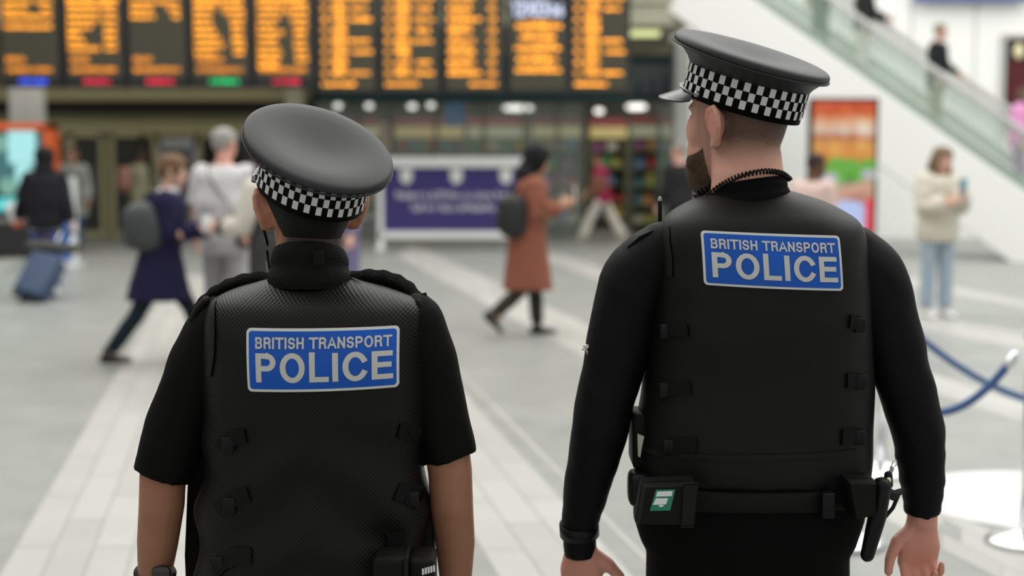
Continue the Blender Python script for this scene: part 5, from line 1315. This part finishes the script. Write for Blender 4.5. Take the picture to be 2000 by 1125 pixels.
        b.fuse('shoe', M('shoe_' + shoes[0], shoes[1], .45), .008, 2, root)
    # hair
    st, hc = hair; hm = M('hair_' + '_'.join('%d' % int(x * 1000) for x in hc), hc, .6, bump=(160, 1.0)); b = MB()
    if st == 'short': hair_shell(b, X, -.055, .062, .014, side=.0, rough=.004)
    elif st == 'bob': hair_shell(b, X, -.06, .052, .026, side=-.012, rough=.010)
    elif st == 'crop': hair_shell(b, X, -.03, .085, .006, side=.02)
    elif st == 'long':
        hair_shell(b, X, -.06, .055, .018, side=-.03, rough=.004)
        b.tube([X @ V((0, -.085, .02)), X @ V((0, -.098, -.10)), X @ V((0, -.10, -.24)), X @ V((0, -.10, -.36))], [(.08, .03), (.09, .035), (.085, .03), (.04, .014)], n=16)
        for s in (-1, 1): b.tube([X @ V((s * .075, -.01, .03)), X @ V((s * .088, .02, -.09)), X @ V((s * .085, .05, -.20)), X @ V((s * .075, .075, -.32))], [.022, .03, .028, .012], n=12)
    elif st == 'bun':
        hair_shell(b, X, -.055, .062, .012, side=.0); b.sq(X @ V((0, -.115, .03)), (.035, .035, .035), 2)
    elif st == 'hood':
        hair_shell(b, X, -.115, .062, .042, side=-.08)
        b.tube([X @ V((0, -.06, -.07)), X @ V((0, -.055, -.13))], [(.10, .08), (.13, .10)], n=18)
    b.fuse('hood' if st == 'hood' else 'hair', cloth('hood_' + tc[0], hc) if st == 'hood' else hm, .008, 2, root)
    root['h'] = h
    W_ = Matrix.Translation(root.location) @ Matrix.Rotation(R(yaw), 4, 'Z')
    return root, dict(W=W_, sp=sp, A=A, J=J, X=X, h=h)
def bag(name, label, W, c, half, colr, straps=(), cat='bag', p=3.2, tilt=0, tiltx=0):
    """soft bag in the wearer's own frame W, with straps as tubes of points in that frame"""
    e = empty(name, W @ V(c), label=label, cat=cat); e.rotation_euler = W.to_euler()
    b = MB(); b.sq((0, 0, 0), half, p, 24, 14, X=Matrix.Rotation(R(tilt), 4, 'Y') @ Matrix.Rotation(R(tiltx), 4, 'X')); m = M('bag_' + name + '%d' % int(colr[0] * 1000), colr, .5, bump=(60, .3)); b.build('body', m, e)
    b = MB(); b.sq((0, -half[1] * .75, -half[2] * .25), (half[0] * .72, half[1] * .4, half[2] * .45), p, 20, 10, X=Matrix.Rotation(R(tilt), 4, 'Y') @ Matrix.Rotation(R(tiltx), 4, 'X')); b.build('front_pocket', m, e)
    for pts in straps:
        dn = catmull([tuple(V(q) - V(c)) for q in pts], 20); b = MB(); b.tube([V(q) for q in dn], [(.004, .014)] * 20, n=8); b.build('strap', m, e)
    return e
def handed(name, label, W, c, half, m, cat, p=4, rot=None):
    e = empty(name, W @ V(c), label=label, cat=cat); e.rotation_euler = (W.to_3x3().to_4x4() @ (rot or Matrix())).to_euler()
    b = MB(); b.sq((0, 0, 0), half, p, 20, 10); b.build('case', m, e)
    b = MB(); b.sq((0, -half[1] * .95, half[2] * .1), (half[0] * .88, half[1] * .12, half[2] * .8), p, 16, 8); b.build('screen' if 'phone' in name else 'lid', M('glass_dark', (.03, .03, .035), .2) if 'phone' in name else m, e)
    return e
def cup(name, label, pt, r0, r1, hgt, m, rot=(0, 0, 0)):
    e = empty(name, pt, label=label, cat='cup'); e.rotation_euler = rot
    b = MB(); b.loft([ering(0, 0, z, r, r, 24, 2) for z, r in ((-hgt / 2, r0), (0, (r0 + r1) / 2), (hgt / 2, r1))]); b.build('body', m, e)
    b = MB(); b.loft([ering(0, 0, z, r, r, 24, 2) for z, r in ((hgt / 2, r1 * 1.05), (hgt / 2 + .008, r1 * 1.05), (hgt / 2 + .012, r1 * .9))]); b.build('lid', M('lid_white', (.75, .75, .73), .5), e)
    return e

# --- woman in navy coat walking right
f = fl(318, 712)
r, j = person('woman in long navy coat and white scarf striding past with grey backpack', f, -82, 1.66, 'fair', ('bob', (.16, .085, .035)), (('navy', (.012, .010, .040)), .30, .030, 1), (('darkteal', (.008, .016, .024)), .1), ('black', (.01, .01, .01)),
    dict(lean=7, lleg=(30, 10), rleg=(-24, 12), rfoot=0, larm=(14, 6, 84, 4), rarm=(6, 6, 100, 10), hem=.135, hemy=.15, hemo=-.02, fat=1.15, head=(0, 8)))
W = j['W']; sp = j['sp']; h = 1.66
b = MB(); c = sp(.315); b.tube([c + V((.055 * math.sin(t), .06 * math.cos(t) + .005, .012 * math.sin(t * 2))) for t in [2 * PI * i / 20 for i in range(21)]], [.026] * 21, n=12); b.build('scarf', cloth('scarf_white', (.68, .68, .74)), r)
bag('backpack', 'slouchy dark grey backpack on the navy coat woman', W, (.16, -.10, sp(.16).z), (.10, .15, .19), (.045, .048, .05), straps=[[(-.11, -.14, sp(.25).z), (-.11, -.02, sp(.318).z), (-.11, .11, sp(.25).z), (-.12, .12, sp(.16).z), (-.13, -.05, sp(.09).z), (-.12, -.2, sp(.1).z)], [(.09, -.14, sp(.25).z), (.11, -.02, sp(.318).z), (.11, .11, sp(.25).z), (.12, .12, sp(.16).z), (.13, -.05, sp(.09).z), (.1, -.2, sp(.1).z)]], p=2.5, tiltx=18)
S, E, Wr, d, s = j['A']['rarm']; handed('mobile_phone', 'pale phone held up by the navy coat woman', W, Wr + d * .11 + V((-.03, .02, .03)), (.036, .008, .075), M('phone_pale', (.6, .58, .58), .4), 'phone')

# --- grey-haired man in pale shirt
f = at(441, 600, 11.3); f.z = 0
r, j = person('grey-haired man in a pale short sleeved shirt and light grey trousers', f, -6, 1.80, 'pink', ('short', (.36, .35, .32)), (('palegrey', (.60, .59, .60)), None, .022, .4), (('lightgrey', (.40, .39, .40)), .45), ('tan', (.25, .18, .1)),
    dict(lean=1, lleg=(4, 4), rleg=(-4, 3), larm=(6, 12, 25, 2), rarm=(10, 10, 40, 10), fat=1.3, head=(-25, 5)))
sp = j['sp']; W = j['W']
bag('crossbody_bag', 'dark grey shoulder bag slung across the pale shirted man', W, (.19, -.10, sp(.02).z), (.06, .10, .12), (.06, .055, .05), straps=[[(.17, -.12, sp(.06).z), (.06, -.165, sp(.17).z), (-.05, -.155, sp(.25).z), (-.10, -.06, sp(.312).z), (-.085, .05, sp(.318).z), (0, .145, sp(.25).z), (.12, .165, sp(.15).z), (.20, .08, sp(.06).z), (.2, -.05, sp(.05).z)]], p=3)

# --- dark coated woman beside him, behind the shorter officer's cap
f = at(532, 600, 10.6); f.z = 0
r, j = person('woman in charcoal coat with cream sleeve, half hidden behind the shorter officer', f, 60, 1.66, 'fair', ('long', (.07, .04, .022)), (('charcoal', (.045, .045, .046)), .30, .02, 1), (('blacktrouser', (.012, .012, .013)), .1), ('black', (.01, .01, .01)),
    dict(lean=2, larm=(16, 8, 70, 6), rarm=(10, 8, 60, 6)))
S, E, Wr, d, s = j['A']['larm']; b = MB(); b.tube([S + V((0, 0, .01)), S.lerp(E, .5), E, E.lerp(Wr, .5)], [.088, .086, .080, .074], n=16); b.build('cream_shawl', cloth('cream', (.62, .57, .50)), r)
cup('paper_cup', 'white paper cup held beside the shorter officer ear', j['W'] @ (Wr + d * .1 + V((0, 0, .02))), .03, .042, .12, M('cup_white', (.72, .72, .72), .5))

# --- woman in lilac behind the shorter officer's head
f = at(667, 600, 13.2); f.z = 0
person('woman in lilac coat partly hidden behind the shorter officer head', f, 150, 1.63, 'fair', ('bob', (.05, .03, .02)), (('lilac', (.17, .15, .27)), .24, .02, 1), (('plum', (.10, .08, .16)), .2), ('black', (.01, .01, .01)), dict(larm=(8, 12, 25, 0)))

# --- brown coat woman
f = fl(1030, 655)
r, j = person('woman in long rust brown coat and black headscarf walking past the notice board', f, -86, 1.66, 'tan', ('hood', (.010, .010, .012)), (('rust', (.24, .085, .055)), .245, .035, 1), (('darkolive', (.03, .03, .022)), .2), ('black', (.01, .01, .01)),
    dict(lean=5, lleg=(10, 6), rleg=(-4, 44), rfoot=44, larm=(8, 6, 100, 6), rarm=(4, 6, 112, 8), hem=.125, hemy=.135, fat=1.2, head=(0, 18)))
W = j['W']; sp = j['sp']
bag('backpack', 'black backpack hanging low on the rust brown coat', W, (.15, -.14, sp(.12).z), (.11, .13, .19), (.014, .014, .015), straps=[[(-.10, -.15, sp(.22).z), (-.11, -.02, sp(.322).z), (-.11, .13, sp(.25).z), (-.12, .13, sp(.15).z), (-.13, -.05, sp(.06).z), (-.1, -.2, sp(.06).z)], [(.10, -.15, sp(.22).z), (.11, -.02, sp(.322).z), (.11, .13, sp(.25).z), (.12, .13, sp(.15).z), (.13, -.05, sp(.06).z), (.1, -.2, sp(.06).z)]])
S, E, Wr, d, s = j['A']['rarm']; handed('mobile_phone', 'pale phone in the hand of the rust brown coat woman', W, Wr + d * .10 + V((-.04, .03, .04)), (.04, .010, .08), M('phone_cream', (.72, .62, .56), .4), 'phone')

# --- magenta top
f = fl(1175, 475)
r, j = person('dark-haired person in magenta top and cream trousers striding by the shop', f, 80, 1.70, 'tan', ('bun', (.012, .01, .01)), (('magenta', (.42, .012, .10)), None, .012, .4), (('cream', (.50, .47, .36)), .8), ('cream', (.5, .47, .4)),
    dict(lean=4, lleg=(28, 6), rleg=(-26, 4), larm=(14, 6, 30, 0), rarm=(-14, 6, 20, 0), rfoot=20))
bag('tote_bag', 'reddish brown tote bag on the shoulder of the magenta topped walker', j['W'], (-.20, .05, j['sp'](.13).z), (.06, .14, .19), (.22, .075, .05), straps=[[(-.19, -.02, j['sp'](.22).z), (-.14, 0, j['sp'](.318).z), (-.19, .12, j['sp'](.22).z)]])

# --- man in black jacket at the pier
f = at(1328, 500, 20.0); f.z = 0
person('balding man in a black jacket standing by the white pier', f, 25, 1.74, 'pink', ('crop', (.25, .2, .16)), (('blackjacket', (.016, .016, .018)), None, .025, 1), (('blackjeans', (.014, .014, .016)), .2), ('black', (.01, .01, .01)), dict(larm=(4, 10, 20, 0), head=(20, 0)))

# --- passer-by in blush top in front of the advert
f = at(1583, 500, 13.4); f.z = 0
person('dark-haired passer-by in a blush pink top in front of the advertising screen', f, -50, 1.60, 'dark', ('crop', (.012, .01, .009)), (('blush', (.62, .46, .42)), None, .03, 1), (('paledenim', (.35, .42, .50)), .3), ('white', (.7, .7, .7)), dict(larm=(8, 8, 30, 0), head=(-20, 4), fat=1.15))

# --- girl in cream fleece
f = fl(1826, 619)
r, j = person('young woman with long hair in cream fleece and pale jeans on her phone', f, 200, 1.66, 'fair', ('long', (.20, .13, .075)), (('creamfleece', (.60, .555, .47)), None, .045, 1), (('palejeans', (.33, .40, .47)), .35), ('white', (.78, .78, .8)),
    dict(lean=2, larm=(20, 6, 112, 34), rarm=(12, 12, 95, 40), lleg=(3, 2), rleg=(-1, 2), head=(0, 12)))
S, E, Wr, d, s = j['A']['larm']; handed('mobile_phone', 'teal cased phone held by the young woman in cream fleece', j['W'], Wr + d * .10 + V((.02, .03, .02)), (.038, .009, .076), M('phone_teal', (.06, .26, .34), .4), 'phone')

# --- distant people by the doors
f = fl(150, 490)
person('woman in grey cardigan and jeans walking by the olive doors', f, 170, 1.70, 'tan', ('short', (.12, .06, .035)), (('greycardigan', (.30, .31, .29)), .34, .03, 1), (('bluejeans', (.03, .075, .14)), .2), ('brown', (.16, .05, .03)), dict(larm=(-6, 10, 20, 0), rarm=(10, 8, 50, 0), lleg=(10, 6), rleg=(-10, 6), hem=.12))
f = fl(272, 480)
r, j = person('person in pale olive top carrying a pink rucksack near the doors', f, -55, 1.68, 'dark', ('crop', (.01, .01, .01)), (('paleolive', (.34, .33, .22)), None, .02, 1), (('darkgreen', (.02, .03, .028)), .2), ('black', (.01, .01, .01)), dict(larm=(10, 8, 50, 0)))
bag('rucksack', 'dusty pink rucksack on the person near the doors', j['W'], (0, -.24, j['sp'](.16).z), (.16, .11, .22), (.33, .16, .12), straps=[[(-.1, -.15, j['sp'](.25).z), (-.11, -.02, j['sp'](.318).z), (-.11, .1, j['sp'](.25).z), (-.12, .1, j['sp'](.15).z), (-.1, -.15, j['sp'](.06).z)]])

# --- hooded traveller with suitcase
f = fl(94, 578)
r, j = person('hooded traveller in a black hoodie and blue jeans pulling a suitcase', f, 14, 1.66, 'fair', ('hood', (.009, .009, .011)), (('blackhoodie', (.010, .010, .014)), None, .035, 1), (('cobaltjeans', (.05, .075, .22)), .3), ('white', (.7, .7, .7)),
    dict(lean=4, larm=(6, 16, 34, 0), rarm=(-14, 12, 8, 0), lleg=(12, 8), rleg=(-12, 10), rfoot=12, fat=1.2))
b = MB(); c = j['sp'](-.045); b.loft([[c + V((0, 0, z)) + q for q in ering(0, 0, 0, .185, .135, 30, 2.3)] for z in (-.05, 0, .05)]); b.build('shirt_hem', cloth('hemgrey', (.42, .43, .46)), r)
S, E, Wr, d, s = j['A']['larm']; pt = j['W'] @ (Wr + d * .09)
e = empty('paper_bag', pt, label='white paper bag with orange base in the hooded traveller left hand', cat='paper bag'); e.rotation_euler = (0, R(-14), 0)
b = MB(); b.loft([ering(0, 0, z, w, .05, 24, 3.5) for z, w in ((-.02, .045), (.06, .06), (.16, .075), (.24, .08))]); b.build('body', M('bag_paper', (.68, .68, .66), .7), e)
b = MB(); b.loft([ering(0, 0, z, w, .052, 24, 3.5) for z, w in ((-.05, .04), (-.01, .05), (.01, .05))]); b.build('orange_base', M('bag_orange', (.7, .12, .04), .6), e)
# suitcase, tilted on its wheels, with a bag strapped on top
S, E, Wr, d, s = j['A']['rarm']; hand = j['W'] @ (Wr + d * .09)
f = fl(52, 592); e = empty('suitcase', f, label='navy blue wheeled suitcase pulled by the hooded traveller', cat='suitcase')
e.rotation_euler = (R(-36), R(12), R(-12))
blue = M('suitcase_blue', (.028, .055, .115), .4, bump=(40, .2))
b = MB(); b.bbox((-.17, -.12, .07), (.17, .12, .58), .03, seg=3); b.build('shell', blue, e)
for k in range(5):
    b = MB(); b.bbox((-.14 + k * .06, -.127, .1), (-.115 + k * .06, -.119, .55), .003); b.build('rib', blue, e, smooth=False)
for sx in (-.12, .12):
    for sy in (-.09, .09):
        b = MB(); b.disc((sx, sy, .035), .035, .03, 16, axis='x'); b.box((sx - .02, sy - .02, .05), (sx + .02, sy + .02, .08)); b.build('wheel', M('wheel_black', (.015, .015, .015), .5), e)
for sx in (-.08, .08):
    b = MB(); b.tube([(sx, .09, .56), (sx, .09, .98)], [.009, .009], n=8); b.build('handle_tube', chrome, e)
b = MB(); b.tube([(-.10, .09, .98), (.10, .09, .98)], [.016, .016], n=10); b.build('handle_grip', plastic, e)
b = MB(); b.tube([(-.06, 0, .585), (-.05, 0, .61), (.05, 0, .61), (.06, 0, .585)], [.010] * 4, n=8); b.build('carry_handle', plastic, e)
bpy.context.view_layer.update()
Wm = Matrix.Translation(f) @ e.rotation_euler.to_matrix().to_4x4()
c = Wm @ V((-.02, -.04, .70)); g = empty('holdall', c, label='dark grey holdall lying across the top of the suitcase', cat='bag'); g.rotation_euler = (0, R(4), R(-8))
b = MB(); b.tube([(-.24, 0, 0), (-.1, 0, 0), (.1, 0, 0), (.24, 0, 0)], [(.06, .085), (.068, .09), (.068, .09), (.06, .085)], n=20); b.build('body', M('holdall_grey', (.05, .05, .046), .7), g)
b = MB(); b.tube([(-.2, -.092, .02), (.2, -.092, .02)], [.004, .004], n=6); b.build('zip', M('zip_grey', (.16, .16, .15), .5), g)

# --- people on the escalator
def on_esc(label, px, py_head, yaw, h, *a, side=.7):
    # find the step whose rider's head is seen at px
    best = min(((abs((1000 + FPX * (esc(s_, 0, side).x / esc(s_, 0, side).y)) - px), s_) for s_ in [i * .02 for i in range(-60, 430)]))[1]
    k = round((best + .8) / .26); s_ = -.8 + k * .26 + .13
    q = esc(s_, 0, side); z = max(.02, esc(-.8 + k * .26, HC - .30, 0).z) + .14
    return person(label, (q.x, q.y), yaw, h, *a, z0=z)
yaw_dn = math.degrees(math.atan2(ED.x, -ED.y))
on_esc('man in black coat and khaki trousers riding the escalator', 1846, 80, 235, 1.72, 'fair', ('short', (.22, .19, .15)), (('blackcoat', (.014, .015, .018)), .42, .02, 1), (('khaki', (.20, .17, .08)), .3), ('brown', (.1, .05, .03)), dict(larm=(10, 10, 40, 0)))
on_esc('rider in a dark jacket high on the escalator, head at the picture top', 1700, 10, 235, 1.70, 'tan', ('short', (.05, .035, .03)), (('darkjacket', (.02, .02, .022)), None, .02, 1), (('stone', (.5, .48, .44)), .3), ('white', (.7, .7, .7)), dict(larm=(14, 8, 50, 0)), side=1.0)
on_esc('rider in dark green trousers whose legs show at the picture top', 1608, 0, 60, 1.75, 'fair', ('short', (.03, .02, .02)), (('darkgreencoat', (.02, .026, .024)), .40, .02, 1), (('darkgreentrouser', (.022, .03, .026)), .2), ('black', (.01, .01, .01)), dict(lleg=(6, 4), rleg=(-4, 2)), side=.5)
on_esc('person in a bright pink jacket at the escalator foot, cut by the picture edge', 2018, 0, 235, 1.60, 'fair', ('long', (.1, .06, .04)), (('pinkjacket', (.72, .30, .55)), None, .05, 1), (('violet', (.22, .06, .25)), .2), ('white', (.7, .7, .7)), dict(larm=(18, 10, 50, 0)))
